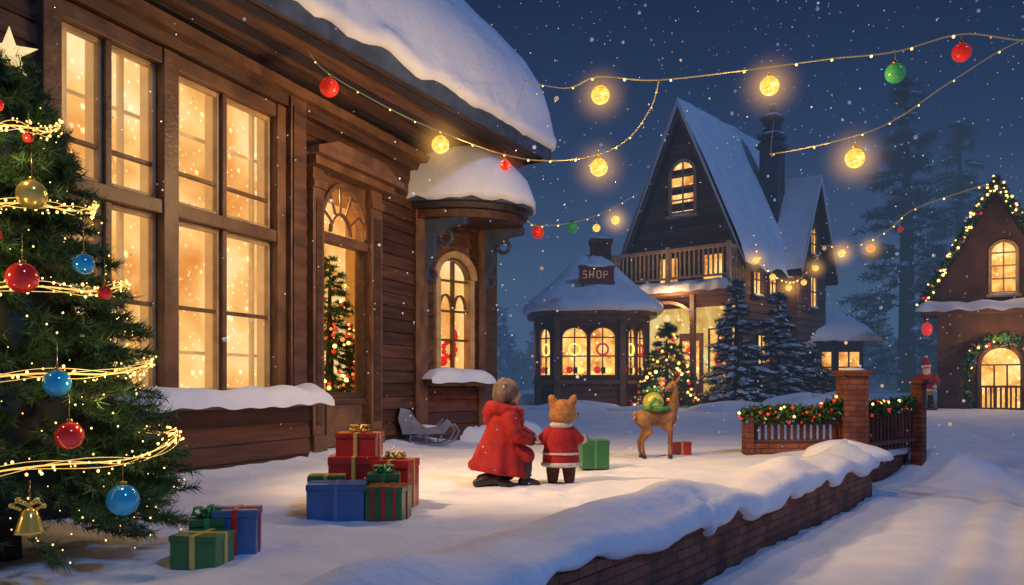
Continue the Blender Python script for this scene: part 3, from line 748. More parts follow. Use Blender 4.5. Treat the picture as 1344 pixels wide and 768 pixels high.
stroke(.25,[(0,0),(0,.26),(.13,.24),(.13,.14),(0,.12)])
sg.box(-.5,-.44,0,.05,-.6,0,WOODL); sg.box(.44,.5,0,.05,-.6,0,WOODL)
sg.build('shop_sign',None,0,(3.0,29.7,4.75),math.radians(6))
mb=MB(); mb.box(12.6,15.1,36,39,0,3.1,WALLF)
for a in (12.8,14.0): mb.window(a,a+.9,1.2,2.5,36,PWF,WOOD,fw=.07,mw=.06)
V=[];F=[]
for j in range(9):
    for i in range(13):
        t=j/8; x=12.0+3.6*i/12; V.append((x,35.3+3*t,3.05+1.3*t**.7+.06*noise.noise(Vector((x,t*3,0)))-(.2*max(0,(i-10))/2)))
F=[(j*13+i,j*13+i+1,j*13+i+14,j*13+i+13) for j in range(8) for i in range(12)]
mb.add(V,F,SNOW,True); strip(mb,12.0,15.6,35.2,35.5,3.0,.15,8)
o=mb.build('side_annex',FH); o.matrix_parent_inverse=FH.matrix_world.inverted()
point('porch_lamp',(0.3,-1.7,4.2),(1,.6,.25),110,.08,FH)
point('yard_point_light',(-1.2,-3.6,3.4),(1,.6,.25),160,.08,FH)  # bare warm point light, no lamp modelled

# ------------------------------------------------------------ right cottage
RC=empty('gingerbread_cottage',(15.8,27.5,0),math.radians(-27))
mb=MB()
mb.box(-1.65,1.75,0,6,-.2,3.7,STUCCO); mb.prism([(-2.0,3.75),(2.1,3.75),(.05,7.45)],.05,6,STUCCO)
mb.box(-2.1,2.3,-.55,.1,3.42,3.6,STUCCO)
mb.window(-.05,.62,4.15,5.75,.05,PWF,SASH,arch=.33,cols=2,rows=3,fw=.1,mw=.05)
mb.window(-.35,.75,.35,2.3,.0,PWF,WOODL,arch=.55,cols=3,rows=2,fw=.12,mw=.05,sill=False)
for i in range(9): mb.box(-.4+i*.14,-.34+i*.14,-.35,-.3,.35,1.05,WOODL)
mb.box(-.45,.8,-.37,-.28,1.0,1.07,WOODL)
mb.box(-1.3,-.9,-.03,0,1.2,2.1,STUCCO)
mb.archband(.2,.72,1.85,.65,.1,-.4,.02,SLATE)
mb.build('walls',RC,.01)
mb=MB(); roof(mb,2.0,3.95,7.6,-.3,6.2,.1,SNOW,ox=.05,over=.15); strip(mb,-2.3,2.5,-.75,.1,3.58,.24,3); mb.build('roof',RC)
def leafy(name,pts,rad,n,ls,parent,ml,berries=None,br=.03,nbz=0,loc=(0,0,0),seed=1):
    rng=np.random.default_rng(seed); pts=np.array(pts,float)
    seg=np.linalg.norm(np.diff(pts,axis=0),axis=1); cum=np.concatenate([[0],np.cumsum(seg)])
    def at(s): 
        return np.stack([np.interp(s,cum,pts[:,k]) for k in range(3)],1)
    P=at(rng.random(n)*cum[-1])+nrm(rng.normal(size=(n,3)))*(rad*rng.random(n)**.5)[:,None]
    d=nrm(rng.normal(size=(n,3))); s=nrm(np.cross(d,rng.normal(size=(n,3))))*ls*.28
    tri_mesh(name,np.stack([P-s,P+s,P+d*ls],1),[ml],None,parent,loc)
    if nbz:
        mb=MB(); Q=at(rng.random(nbz)*cum[-1])+nrm(rng.normal(size=(nbz,3)))*rad*.95
        for i,q in enumerate(Q): mb.sphere(tuple(q),br*(.7+.5*rng.random()),berries[i%len(berries)],8,6)
        mb.build(name+'_berries',parent,0,loc)
for s in (-1,1):
    leafy('gable_garland_%d'%(s+2),[(.05+s*2.2,-.38,3.75),(.05,-.38,7.75)],.15,1000,.14,RC,GREENL,[BW,BW,ORM[0],BW],.04,60,seed=s+3)
leafy('door_garland',[(-.75,-.42,.4),(-.75,-.42,1.6)]+[(.2+.95*math.cos(t),-.42,1.75+.85*math.sin(t)) for t in np.linspace(math.pi,0,12)]+[(1.15,-.42,.4)],.15,1600,.14,RC,GREENL,[ORM[0],BW,OB],.045,40,seed=9)
mb=MB(); mb.sphere((-1.95,-.45,2.95),(.17,.17,.24),ORM[0],14,10); mb.tube([(-1.95,-.45,3.15),(-1.95,-.45,3.5)],.015,GOLD,6); mb.lathe((-1.95,-.45,2.65),[(.06,0),(.08,.05),(.08,.1)],GOLD,10); mb.build('hanging_lantern',RC)
point('cottage_lamp',(.2,-1.1,2.6),(1,.6,.25),60,.08,RC)
point('gable_lamp',(.3,-1.2,5.2),(1,.6,.25),30,.08,RC)

# nutcracker
NC=empty('nutcracker_statue',(13.15,26.6,gz(13.15,26.6)))
mb=MB()
mb.box(-.3,.3,-.22,.22,0,.08,WOOD)
for s in (-1,1):
    mb.limb([(s*.12,0,.15),(s*.12,0,.45),(s*.11,0,.7)],[.1,.09,.1],FURD,10); mb.sphere((s*.12,-.08,.13),(.09,.16,.07),BLACK)
    mb.limb([(s*.22,0,1.12),(s*.33,-.05,.9),(s*.24,-.2,.78)],[.09,.075,.06],RED,10); mb.sphere((s*.22,-.24,.78),.065,WHITEF)
mb.lathe((0,0,0),[(.26,.62),(.27,.7),(.2,.9),(.24,1.1),(.2,1.2),(.08,1.25)],RED,16,1,.75)
mb.lathe((0,0,0),[(.285,.6),(.29,.68),(.27,.7)],WHITEF,16,1,.77); mb.lathe((0,0,0),[(.215,.86),(.222,.9),(.215,.94)],BLACK,16,1,.78)
mb.sphere((0,-.01,1.35),(.13,.13,.15),SKIN); mb.sphere((0,-.08,1.25),(.12,.09,.15),WHITEF); mb.sphere((0,-.145,1.36),.025,SKIN)
for s in (-1,1): mb.sphere((s*.05,-.125,1.4),.016,BLACK,8,6); mb.tube([(0,-.14,1.32),(s*.09,-.13,1.3)],[.02,.01],WHITEF,6)
mb.lathe((0,0,1.43),[(.15,0),(.155,.06),(.13,.07)],WHITEF,14); mb.lathe((0,0,1.48),[(.13,0),(.12,.12),(.07,.22),(.02,.28)],RED,14); mb.sphere((0,0,1.78),.05,WHITEF)
mb.box(-.19,.19,-.23,-.2,.5,.62,GOLD)
mb.build('figure',NC)
NC.rotation_euler[2]=-.4; NC.scale=(1,1,.95)
point('path_point_light',(12.6,25.2,2.2),(1,.62,.28),28,.06)  # bare warm point light by the statue, no lamp modelled

# ------------------------------------------------------------ fence
FE=empty('brick_garden_fence',(3.85,13.35,0),math.radians(2))
mb=MB(); mb.box(0,1.45,0,.22,-.1,.16,BRICK)
for i in range(14): mb.box(.04+i*.105,.095+i*.105,.06,.11,.16,.5,SIDING)
mb.box(-.02,1.47,.03,.15,.46,.54,WOOD); mb.box(-.02,1.47,.03,.15,.16,.22,WOOD)
mb.box(-.12,0,-.03,.25,-.1,.62,BRICK)
mb.box(1.45,1.83,-.08,.3,-.2,1.24,BRICK); mb.box(1.41,1.87,-.12,.34,1.24,1.33,BRICK)
mb.sphere((1.64,.11,1.33),(.2,.2,.05),SNOW)
mb.build('fence_panel',FE,.01)
mb=MB(); 
mb.M=Matrix.Translation((1.83,.1,0))@Matrix.Rotation(math.radians(40),4,'Z')
for i in range(14): mb.box(.03+i*.14,.10+i*.14,.0,.05,0,.68,SIDING)
mb.box(0,2.05,-.03,.08,.62,.7,WOOD); mb.box(0,2.05,-.03,.08,.1,.17,WOOD); mb.box(2.0,2.2,-.1,.1,-.5,1.12,BRICK); mb.box(1.97,2.23,-.13,.13,1.12,1.19,BRICK)
mb.build('side_panel',FE,.008)
leafy('fence_garland',[(-.1,.08,.6),(.5,.06,.64),(1.1,.08,.62),(1.42,.08,.78)],.15,2600,.09,FE,GREENL,[ORM[0],ORM[0],BW,ORM[0],OB],.026,80,seed=2)
leafy('side_garland',[(1.9,.15,.7),(2.6,.75,.72),(3.2,1.25,.8)],.13,1500,.09,FE,GREENL,[ORM[0],ORM[0],BW,OB],.026,40,seed=6)
def mound(x,y,z,a,b,c,s=0):
    mb=MB(); V=[]
    for i in range(17):
        for j in range(29):
            th=math.pi/2*i/16; an=2*math.pi*j/28; d=1+.22*noise.noise(Vector((math.cos(an)*1.5+s,math.sin(an)*1.5,i*.12)))
            V.append((x+a*math.sin(th)*math.cos(an)*d,y+b*math.sin(th)*math.sin(an)*d,z+c*math.cos(th)*d))
    mb.add(V,[(i*29+j,(i+1)*29+j,(i+1)*29+j+1,i*29+j+1) for i in range(16) for j in range(28)],SNOW,True); mb.build('snow_mound')
mound(5.1,12.78,-.04,.72,.38,.28,0)
mound(-.95,16.6,-.05,.8,.45,.42,1); mound(.1,18.5,-.05,.6,.4,.4,3)
for x,y,a,c,s in ((2.2,27.5,1.6,.35,5),(7.2,26.5,1.8,.4,6),(9.8,27.5,1.7,.6,7),(11.5,29.5,1.6,.6,8),(4.2,26.8,1.2,.25,9)): mound(x,y,gz(x,y)-.1,a,.8,c,s)

# ------------------------------------------------------------ gifts
def wrap(c,n): return mat(n,c,tuple(x*.7 for x in c),rough=.4,scale=5,coat=.25,bump=.15,bscale=9)
GB=wrap((.05,.15,.38),'blue_paper'); GR=wrap((.5,.02,.015),'red_paper'); GG=wrap((.03,.18,.055),'green_paper')
RG=mat('gold_ribbon',(.75,.5,.12),(.6,.4,.1),rough=.3); RR=mat('red_ribbon',(.6,.03,.02),(.5,.02,.02),rough=.3); RGr=mat('green_ribbon',(.06,.35,.1),(.04,.25,.08),rough=.3)
def gift(x,y,z,w,d,h,rz,m,rb,bow=True,stripes=False):
    mb=MB(); mb.box(-w/2,w/2,-d/2,d/2,0,h,m); mb.box(-w/2-.006,w/2+.006,-d/2-.006,d/2+.006,h*.86,h+.012,m)
    rw=.035
    if stripes:
        for q in (-.3,.3): mb.box(w*q-rw*.35,w*q+rw*.35,-d/2-.009,d/2+.009,.001,h+.015,rb)
    mb.box(-rw/2,rw/2,-d/2-.011,d/2+.011,.001,h+.017,rb); mb.box(-w/2-.010,w/2+.010,-rw/2,rw/2,.002,h+.019,rb)
    if bow:
        for a in (20,75,160,200,250,340):
            a=math.radians(a); c,s=math.cos(a),math.sin(a); R=.085
            mb.tube([(0,0,h+.02),(c*R*.5,s*R*.5,h+.08),(c*R,s*R,h+.075),(c*R*1.1,s*R*1.1,h+.04),(c*R*.5,s*R*.5,h+.022),(0,0,h+.02)],[.012,.018,.022,.022,.016,.01],rb,6,flat=.4)
        mb.sphere((0,0,h+.035),.022,rb,8,6)
    mb.build('gift_box',None,.008,(x,y,z),rz)
gift(-1.45,6.95,-.01,.46,.34,.29,.12,GB,wrap((.1,.25,.5),'lb'),False)
gift(-1.02,6.93,-.01,.31,.3,.27,-.15,GG,RR,False,True)
gift(-1.42,7.6,0,.44,.38,.45,.1,GR,RG,False)
gift(-1.05,7.55,0,.34,.32,.42,-.2,GR,RG,True)
gift(-1.38,7.6,.455,.36,.3,.2,-.08,GR,RG,True)
gift(-1.62,7.35,0,.3,.26,.3,.1,GG,RG,False)
gift(-1.1,7.2,0,.26,.2,.33,.1,GG,RGr,True)
gift(-1.9,5.15,-.01,.29,.26,.19,-.12,GG,RG,False)
gift(-1.80,5.5,-.01,.27,.24,.29,.15,GB,RR,False)
gift(1.08,11.1,0,.36,.32,.36,.1,GG,RGr,False)
gift(2.62,13.1,0,.3,.26,.2,.1,GR,RG,False)
gift(-1.97,5.42,-.01,.2,.2,.24,.3,GG,RGr,True)

# ------------------------------------------------------------ kneeling child
G=empty('kneeling_child',(-.14,9.17,0))
mb=MB()
rngs=[(.34,.0,.14),(.335,-.01,.2),(.30,0,.3),(.255,.01,.42),(.215,.03,.54),(.205,.06,.64),(.2,.08,.72),(.165,.09,.79),(.09,.095,.85)]
V=[];F=[];seg=56
for r,cx,z in rngs:
    for j in range(seg):
        a=2*math.pi*j/seg; f=1+(.06*math.sin(a*7+z*3)+.04*math.sin(a*12+1))*max(0,(.62-z)/.5)
        zz=z+(.05*math.cos(a)*-1 if z<.25 else 0)
        V.append((cx+r*f*math.cos(a),r*.88*f*math.sin(a),zz))
for i in range(len(rngs)-1):
    for j in range(seg): k=(j+1)%seg; F.append((i*seg+j,i*seg+k,(i+1)*seg+k,(i+1)*seg+j))
F.append(tuple(range(seg-1,-1,-1))); F.append(tuple((len(rngs)-1)*seg+j for j in range(seg)))
mb.add(V,F,RED,True)
mb.limb([(.02,-.02,.34),(.2,-.07,.37),(.29,-.08,.33)],[.15,.115,.10],RED)
mb.limb([(.12,-.15,.74),(.17,-.2,.6),(.2,-.2,.55),(.34,-.1,.5)],[.095,.085,.078,.058],RED)
mb.limb([(.12,.16,.74),(.22,.2,.6),(.36,.1,.53)],[.09,.075,.055],RED)
mb.limb([(.06+.15*math.cos(t),.14*math.sin(t),.83+.035*math.cos(t+math.pi)) for t in np.linspace(0,2*math.pi,13)],[.068]*13,RED,10)
mb.limb([(-.09,-.02,.80),(-.12,-.03,.72)],[.1,.06],RED)
organic(mb,'red_hooded_coat',G,.010,smooth=3)
mb=MB(); mb.limb([(.335,-.105,.5),(.35,-.1,.5)],[.06,.06],FURD,12); mb.build('cuff',G)
mb=MB()
mb.limb([(.29,-.08,.32),(.3,-.1,.18),(.27,-.1,.08)],[.075,.06,.05],BLACK); mb.limb([(.25,-.1,.05),(.36,-.12,.045),(.41,-.13,.035)],[.05,.045,.035],BLACK)
mb.limb([(.1,.1,.12),(-.08,.05,.08),(-.2,-.02,.07)],[.08,.07,.055],BLACK)
mb.limb([(-.02,-.16,.09),(-.17,-.2,.07),(-.24,-.22,.05)],[.07,.06,.045],BLACK)
mb.limb([(.03,-.2,.05),(.12,-.22,.04)],[.05,.035],BLACK)
organic(mb,'trousers_and_boots',G,.011)
def hand(parent,p,d,up,s=1,m=SKIN):
    d=Vector(d).normalized(); up=Vector(up).normalized(); sd=d.cross(up).normalized(); up=sd.cross(d)
    p=Vector(p); mb=MB()
    mb.limb([p,p+d*.03*s,p+d*.06*s],[.022*s,.03*s,.028*s],m,10)
    for i,l in enumerate((.045,.055,.052,.04)):
        o=p+d*.06*s+sd*(i-1.5)*.016*s; mb.limb([o,o+d*l*.5*s-up*.006*s,o+d*l*.85*s-up*.022*s],[.0095*s,.009*s,.0075*s],m,8)
    o=p+d*.02*s+sd*.026*s; mb.limb([o,o+(d*.6+sd*.6)*.03*s,o+(d*.9+sd*.5)*.055*s-up*.01*s],[.012*s,.0105*s,.009*s],m,8)
    organic(mb,'hand',parent,.005,smooth=2)
hand(G,(.35,-.1,.5),(1,.1,-.05),(0,-.3,1)); hand(G,(.375,.09,.525),(1,-.2,-.05),(0,.3,1))
mb=MB(); hx,hy,hz=.1,0,1.0
mb.sphere((hx,hy,hz),(.115,.1,.13),SKIN,18,12); mb.sphere((hx+.04,hy+.02,hz-.06),(.08,.075,.07),SKIN); mb.limb([(hx-.01,hy,hz-.18),(hx-.01,hy,hz-.08)],[.055,.055],SKIN)
mb.limb([(hx+.11,hy+.03,hz+.01),(hx+.128,hy+.035,hz-.02)],[.014,.018],SKIN,8)
mb.sphere((hx,hy-.105,hz-.01),(.03,.018,.035),SKIN); mb.sphere((hx,hy+.105,hz-.01),(.03,.018,.035),SKIN)
organic(mb,'head',G,.008,smooth=2)
mb=MB()
mb.sphere((hx-.022,hy-.003,hz+.03),(.142,.137,.145),HAIR,20,14); mb.limb([(hx-.08,hy,hz-.03),(hx-.07,hy,hz-.1)],[.1,.085],HAIR)
for k in range(14):
    a=math.radians(100+k*12.5); mb.tube([(hx-.02+.04*math.cos(a),.04*math.sin(a),hz+.175),(hx-.02+.125*math.cos(a),.12*math.sin(a),hz+.1),(hx-.02+.142*math.cos(a),.137*math.sin(a),hz),(hx-.03+.11*math.cos(a),.11*math.sin(a),hz-.12)],[.015,.02,.02,.012],HAIR,6)
organic(mb,'hair',G,.009,smooth=1)
mb=MB()
for s in (-1,1):
    mb.sphere((hx+.103,hy+.012+s*.042,hz+.0),.013,WHITEF,8,6); mb.sphere((hx+.112,hy+.013+s*.042,hz),.008,BLACK,8,6)
mb.tube([(hx+.108,hy-.012,hz-.065),(hx+.115,hy+.02,hz-.07),(hx+.106,hy+.05,hz-.065)],.007,RED,6)
mb.build('face',G)

# ------------------------------------------------------------ bear
B=empty('teddy_bear',(.54,9.25,0),math.radians(0)); 
mb=MB()
mb.lathe((0,0,0),[(.06,.18),(.19,.2),(.205,.26),(.2,.36),(.175,.48),(.16,.56),(.12,.63),(.07,.67)],RED,28,1,.85)
mb.limb([(-.12,0,.57),(-.2,-.02,.5),(-.25,-.02,.49)],[.075,.065,.055],RED); mb.limb([(.12,0,.57),(.19,.0,.5),(.22,.03,.5)],[.075,.065,.055],RED)
organic(mb,'red_jacket',B,.01)
mb=MB(); 
def ring(mb,r,z,rr,sy,m,n=28):
    P=[(r*math.cos(2*math.pi*i/n),r*sy*math.sin(2*math.pi*i/n),z) for i in range(n+1)]; mb.tube(P,rr,m,8)
ring(mb,.2,.225,.026,.86,WHITEF); ring(mb,.2,.345,.014,.86,WHITEF); ring(mb,.095,.655,.032,.9,WHITEF)
mb.limb([(-.255,-.02,.49),(-.268,-.02,.49)],[.058,.058],WHITEF); mb.limb([(.225,.035,.5),(.24,.045,.5)],[.058,.058],WHITEF)
organic(mb,'fur_trim',B,.008,smooth=1)
mb=MB(); hz=.8
mb.sphere((.02,0,hz),(.15,.14,.14),FUR,20,14); mb.sphere((.01,.0,hz-.05),(.145,.135,.1),FUR)
for s in (-1,1):
    mb.limb([(.02+s*.095,.0,hz+.09),(.02+s*.12,.0,hz+.14),(.02+s*.13,.0,hz+.165)],[.055,.045,.028],FUR)
mb.limb([(.08,.08,hz-.03),(.13,.14,hz-.04),(.165,.175,hz-.045)],[.085,.06,.042],FUR)
mb.limb([(.02,0,hz-.1),(.0,0,hz-.18)],[.1,.1],FUR)
organic(mb,'head',B,.009)
mb=MB(); mb.sphere((.195,.205,hz-.035),(.024,.022,.018),BLACK)
mb.sphere((.155,.05,hz+.03),.015,BLACK,8,6); mb.sphere((.045,.135,hz+.035),.015,BLACK,8,6)
mb.tube([(.185,.165,hz-.075),(.175,.19,hz-.08),(.15,.2,hz-.075)],.005,BLACK,6)
mb.build('face',B)
mb=MB()
mb.limb([(-.3,-.02,.485),(-.27,-.02,.49)],[.045,.05],FUR); mb.limb([(.24,.045,.5),(.275,.06,.51)],[.048,.042],FUR)
for p,q in (((-.3,-.02,.485),-1),((.275,.06,.51),1)):
    for k in (-1,0,1): mb.sphere((p[0]+q*.035,p[1]+k*.02,p[2]-.012),.016,FUR,8,6)
organic(mb,'paws',B,.009)
mb=MB()
for s in (-1,1):
    mb.limb([(s*.085,0,.24),(s*.09,0,.12),(s*.092,0,.05)],[.085,.07,.06],FURD); mb.limb([(s*.092,.0,.045),(s*.1,.09,.04)],[.055,.045],FURD)
organic(mb,'legs',B,.01)

# ------------------------------------------------------------ deer
D=empty('reindeer',(2.17,12.65,0),math.radians(12))
mb=MB()
mb.limb([(-.21,0,.63),(-.12,0,.61),(.05,0,.58),(.2,0,.6)],[.105,.135,.12,.14],DEER,16); mb.sphere((.18,0,.55),(.12,.11,.15),DEER)
mb.limb([(.22,0,.66),(.29,0,.82),(.3,0,.98),(.29,0,1.06)],[.115,.08,.062,.065],DEER,14)
mb.limb([(.28,0,1.09),(.2,-.04,1.055),(.13,-.07,1.02)],[.07,.052,.036],DEER,14)
for s in (-1,1):
    mb.limb([(.3,s*.05,1.13),(.33,s*.1,1.19),(.34,s*.12,1.23)],[.024,.03,.01],DEER,8)
    y=s*.075
    mb.limb([(-.22,y,.58),(-.13,y*1.1,.4),(-.245,y,.25),(-.23,y,.12),(-.215,y,.045)],[.1,.058,.032,.025,.026],DEER,10)
    x=.22+s*.03
    mb.limb([(x,y,.52),(x+.015,y,.3),(x+.01,y,.16),(x+.015,y,.045)],[.062,.036,.026,.026],DEER,10)
mb.limb([(-.31,0,.68),(-.36,0,.64),(-.37,0,.6)],[.03,.035,.015],DEER,8)
organic(mb,'body',D,.011)
mb=MB()
for s in (-1,1):
    y=s*.075
    mb.lathe((-.21,y,0),[(.036,0),(.032,.03),(.026,.055)],BLACK,10); mb.lathe((.235+s*.03,y,0),[(.036,0),(.032,.03),(.026,.055)],BLACK,10)
    mb.tube([(.3,s*.035,1.14),(.33,s*.07,1.25),(.28,s*.1,1.33)],[.014,.011,.006],BARK,6); mb.tube([(.325,s*.06,1.22),(.36,s*.08,1.28)],[.009,.005],BARK,6)
    mb.sphere((.235,s*.052-.02,1.09),.013,BLACK,8,6)
mb.sphere((.105,-.08,1.025),(.018,.022,.016),BLACK,8,6)
mb.sphere((-.345,0,.635),(.03,.03,.06),WHITEF,8,6)
mb.build('hooves_and_face',D)
mb=MB(); BELLM=mat('yellow_bell',(.6,.48,.08),(.4,.35,.06),rough=.25,metal=.3,emis=(1,.8,.1),es=.1)
mb.sphere((-.05,-.02,.84),(.16,.15,.15),BELLM,20,12); ring(mb,.2,.745,.03,.8,RGr)
mb.limb([(-.05,-.02,.98),(-.12,-.03,1.05),(-.2,-.03,1.0),(-.1,-.02,.97)],[.02,.03,.03,.02],RGr,8); mb.limb([(-.05,-.02,.98),(.02,-.03,1.05),(.09,-.03,1.0),(0,-.02,.97)],[.02,.03,.03,.02],RGr,8)
mb.limb([(-.06,-.16,.9),(-.14,-.17,.82),(-.17,-.16,.74)],[.02,.025,.02],RGr,8); mb.limb([(-.06,-.16,.9),(.02,-.17,.82)],[.02,.02],RGr,8)
mb.build('bell_with_bow',D)

# ------------------------------------------------------------ sleigh
S=empty('sleigh',(-1.55,14.9,.0),math.radians(15))
SL=mat('frosted_wood',(.2,.24,.32),(.12,.14,.2),rough=.5)
mb=MB()
for y in (-.2,.2):
    mb.tube([(-.45,y,.06),(.3,y,.04),(.5,y,.12),(.58,y,.28),(.5,y,.4),(.4,y,.36)],.022,SL,8)
    for x in (-.3,0,.28): mb.tube([(x,y,.05),(x*.9,y*.9,.24)],.016,SL,6)
    P=[(-.42,.24),(.32,.24),(.44,.42),(.36,.5),(.24,.38),(0,.34),(-.15,.44),(-.3,.66),(-.46,.7),(-.5,.5)]
    mb.prism([(p[0],p[1]) for p in P],y-.015,y+.015,SL)
mb.box(-.42,.32,-.185,.185,.23,.26,SL); mb.prism([(-.42,.26),(-.38,.26),(-.42,.68),(-.46,.68)],-.185,.185,SL); mb.prism([(.3,.26),(.34,.26),(.42,.46),(.38,.48)],-.185,.185,SL)
mb.sphere((0,0,.3),(.33,.17,.09),SNOW)
mb.build('sleigh_body',S)

# ------------------------------------------------------------ string lights
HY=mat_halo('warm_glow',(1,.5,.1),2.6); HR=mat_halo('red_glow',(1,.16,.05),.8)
def smoothpts(P,n=8):
    P=[Vector(p) for p in P]; out=[]
    for i in range(len(P)-1):
        p0=P[max(i-1,0)];p1=P[i];p2=P[i+1];p3=P[min(i+2,len(P)-1)]
        for k in range(n):
            t=k/n; out.append(.5*((2*p1)+(p2-p0)*t+(2*p0-5*p1+4*p2-p3)*t*t+(3*p1-3*p2+p3-p0)*t**3))
    out.append(P[-1]); return out
def bulb(parent,x,y,z,r,m,hm,hr,string=.12,w=0,col=(1,.62,.25)):
    mb=MB(); mb.sphere((0,0,0),r,m,20,14); mb.lathe((0,0,r*.94),[(r*.3,0),(r*.3,r*.3),(r*.1,r*.36)],GOLD,12); mb.tube([(0,0,r*1.2),(0,0,r+string)],.006,GOLD,6)
    for k in range(5):
        P=[(r*1.005*math.sin(.5+.5*k)*math.cos(t),r*1.005*math.sin(.5+.5*k)*math.sin(t),r*1.005*math.cos(.5+.5*k)) for t in np.linspace(0,2*math.pi,17)]
        if k in (1,3): mb.tube(P,r*.03,GOLD,5)
    o=mb.build('bulb',parent); o.location=(x,y,z)
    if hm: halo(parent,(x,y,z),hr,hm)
    if w: point('bulb_light',(x,y,z-r-.06),col,w,.04,parent)
def string(name,P,rad,tiny=0,seed=1):
    e=empty(name); mb=MB(); S_=smoothpts(P); mb.tube(S_,rad,CABLE,6)
    if tiny:
        rg=random.Random(seed)
        for i in range(tiny,len(S_)-1,tiny):
            p=S_[i]; mb.sphere((p.x,p.y,p.z-rad*1.6),rad*rg.uniform(1.2,1.8),rg.choice([BW,ORM[1],ORM[4]]),8,6)
    mb.build('cable',e); return e
s1=string('string_lights',[(-2.66,11,5.45),(-2.4,11,5.18),(-1.6,11,4.72),(-.94,11,4.42),(-.1,11,4.12),(.5,11,4.04),(1.14,11,4.12),(1.55,11,4.35),(1.83,11,4.75),(1.93,11,5.1)],.008,4)
W=140
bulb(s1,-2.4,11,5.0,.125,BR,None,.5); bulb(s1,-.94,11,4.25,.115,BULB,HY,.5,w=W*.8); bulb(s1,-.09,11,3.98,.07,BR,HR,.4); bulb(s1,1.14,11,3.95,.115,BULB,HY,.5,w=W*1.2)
s2=string('string_lights',[(.1,17,7.3),(.8,13,5.7),(1.13,11,5.14),(1.93,11,5.1),(3.38,11,5.27),(4.2,11,5.38),(5.03,11,5.47),(5.9,11,5.7),(6.7,11,5.62),(7.8,11,5.6),(9,11,6.1)],.011,5)
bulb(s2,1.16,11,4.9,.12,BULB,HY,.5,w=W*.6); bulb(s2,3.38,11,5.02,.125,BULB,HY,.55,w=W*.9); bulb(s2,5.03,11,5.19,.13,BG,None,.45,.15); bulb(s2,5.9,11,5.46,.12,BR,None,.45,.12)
s3=string('string_lights',[(11.0,35.2,12.2),(6.8,22,7.3),(3.9,12.3,4.5),(4.5,11,4.36),(5.1,11,4.62),(5.8,11,5.1),(6.9,11,5.7),(9,11,6.2)],.008,5)
bulb(s3,4.5,11,4.07,.125,BULB,HY,.55,w=W*.7)
s4=string('string_lights',[(.25,16.4,4.4),(.54,17.5,4.42),(1.68,21,5.2),(3.03,26,6.54),(5.0,33.4,8.7)],.013,3)
bulb(s4,.54,17.5,4.28,.13,BR,None,.5); bulb(s4,1.44,20,4.85,.13,BG,None,.5); bulb(s4,3.4,27.5,6.5,.14,BULB,HY,.7); bulb(s4,2.4,23.8,5.55,.11,BULB,None,.6)
s5=string('string_lights',[(12.9,35,6.9),(13.6,33,6.6),(13.9,31,6.8),(14.2,29.5,7.3),(15.7,27.2,7.7)],.02,3)
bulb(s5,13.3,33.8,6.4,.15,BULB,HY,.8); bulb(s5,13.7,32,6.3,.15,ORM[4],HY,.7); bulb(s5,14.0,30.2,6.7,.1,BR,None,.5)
s6=string('string_lights',[(8.9,30.8,6.2),(9.6,31.4,5.4),(10.6,32.4,5.1),(11.6,33.6,5.4),(12.9,35,6.6)],.02,2)
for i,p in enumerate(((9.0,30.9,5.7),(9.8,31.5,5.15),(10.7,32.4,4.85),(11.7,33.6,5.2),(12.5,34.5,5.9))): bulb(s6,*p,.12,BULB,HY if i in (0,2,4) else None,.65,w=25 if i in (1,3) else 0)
pl=MB(); pl.tube([(9,11,-.6),(9,11,6.4)],[.1,.08],BARK,10); pl.box(8.5,9.5,10.95,11.05,6.0,6.1,WOOD); pl.build('wooden_post')

# falling snow
rg=random.Random(11); mb=MB(); FL=mat('snowflake',(.8,.85,.95),(.7,.75,.9),emis=(.5,.65,1),es=.14)  # flakes get faint blue emission in place of light falling on them
FW=mat('snowflake_warm_emissive',(.9,.8,.6),(.8,.7,.5),emis=(1,.55,.2),es=.4)  # lamplight on random flakes put in as orange emission
for i in range(2300):
    y=rg.uniform(5,46); x=rg.uniform(-.58,.66)*y; z=1.1+rg.uniform(-.12,.46)*y
    big=rg.random()<.05
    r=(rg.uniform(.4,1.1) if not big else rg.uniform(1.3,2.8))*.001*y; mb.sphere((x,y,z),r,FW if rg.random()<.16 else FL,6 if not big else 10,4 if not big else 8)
mb.build('falling_snow')

# night mist in the valley beyond the garden (uniform volume, its haze put in as blue emission)
m,nt,N,L,b=_base('mist'); N.remove(b); out=N['Material Output']
em=N.new('ShaderNodeEmission'); em.inputs[0].default_value=(.35,.60,1,1); em.inputs[1].default_value=.0019
ab=N.new('ShaderNodeVolumeAbsorption'); ab.inputs['Color'].default_value=(.3,.3,.3,1); ab.inputs['Density'].default_value=.014
ads=N.new('ShaderNodeAddShader'); L.new(em.outputs[0],ads.inputs[0]); L.new(ab.outputs[0],ads.inputs[1]); L.new(ads.outputs[0],out.inputs['Volume'])
mb=MB(); mb.box(-90,140,19,130,-3,17,m); mb.build('mist')

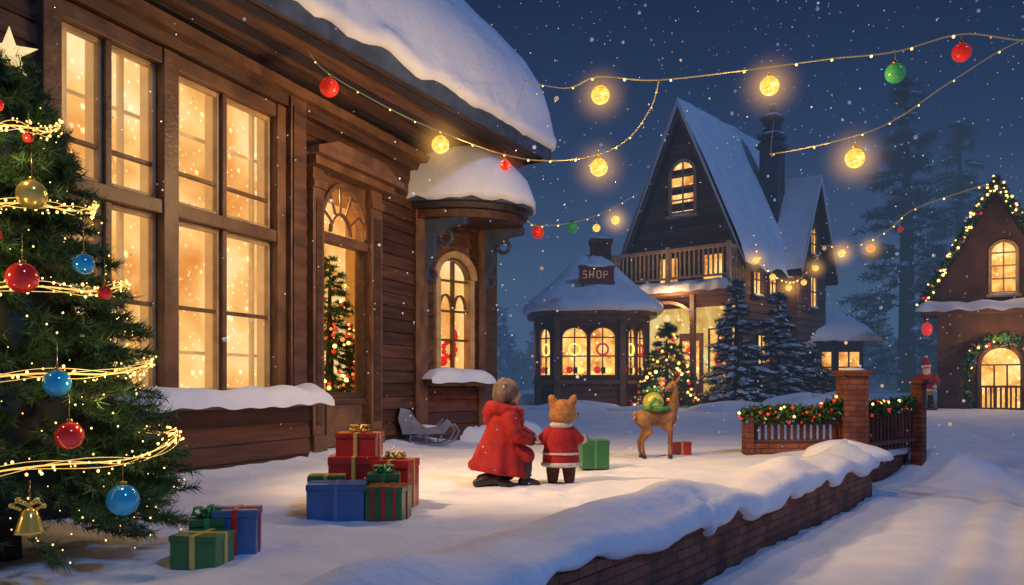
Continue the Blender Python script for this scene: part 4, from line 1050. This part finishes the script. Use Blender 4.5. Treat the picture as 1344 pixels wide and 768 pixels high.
def spot(loc,target,w,col,size,r=.12):
    l=bpy.data.lights.new('added_warm_spot','SPOT'); l.energy=w; l.color=col; l.spot_size=math.radians(size); l.spot_blend=1; l.shadow_soft_size=r
    o=bpy.data.objects.new('added_warm_spot',l); sc.collection.objects.link(o); o.location=loc
    o.rotation_euler=(Vector(target)-Vector(loc)).to_track_quat('-Z','Y').to_euler(); return o
spot((-4.2,6.6,5.1),(.9,10.3,0),2300,(1,.62,.32),60,.25)  # unseen spot added under the eave to warm the terrace snow and figures

# ------------------------------------------------------------ world + moon
w=bpy.data.worlds.new('World'); sc.world=w; w.use_nodes=True; N=w.node_tree.nodes; L=w.node_tree.links
bg=N['Background']; tc=N.new('ShaderNodeTexCoord'); sp=N.new('ShaderNodeSeparateXYZ'); r=N.new('ShaderNodeValToRGB')
nz=N.new('ShaderNodeTexNoise'); nz.inputs['Scale'].default_value=3; nz.inputs['Detail'].default_value=6
ma=N.new('ShaderNodeMath'); ma.operation='MULTIPLY_ADD'; ma.inputs[1].default_value=-.14; 
L.new(tc.outputs['Generated'],sp.inputs[0]); L.new(tc.outputs['Generated'],nz.inputs['Vector']); L.new(nz.outputs[0],ma.inputs[0])
ad=N.new('ShaderNodeMath'); ad.operation='ADD'; ad.inputs[1].default_value=.07; L.new(sp.outputs[2],ad.inputs[0]); L.new(ad.outputs[0],ma.inputs[2])
L.new(ma.outputs[0],r.inputs[0]); L.new(r.outputs[0],bg.inputs[0]); bg.inputs[1].default_value=1
e=r.color_ramp.elements; e[0].position=0; e[0].color=(.055,.10,.25,1); e[1].position=.48; e[1].color=(.003,.009,.04,1)
k=e.new(.1); k.color=(.028,.06,.17,1); k=e.new(.25); k.color=(.009,.024,.088,1)
sun=bpy.data.lights.new('moon','SUN'); sun.energy=.8; sun.color=(.2,.45,1); sun.angle=math.radians(4)
so=bpy.data.objects.new('moon',sun); sc.collection.objects.link(so)
so.rotation_euler=(Vector((0,0,0))-Vector((7,-6,9))).to_track_quat('-Z','Y').to_euler()

cam=bpy.data.cameras.new('Camera'); co=bpy.data.objects.new('Camera',cam); sc.collection.objects.link(co)
co.location=(0,0,1.1); co.rotation_euler=(math.pi/2,0,0); cam.sensor_width=36; cam.lens=36*1100/1344; cam.shift_y=121/1344; cam.clip_end=2000
sc.camera=co
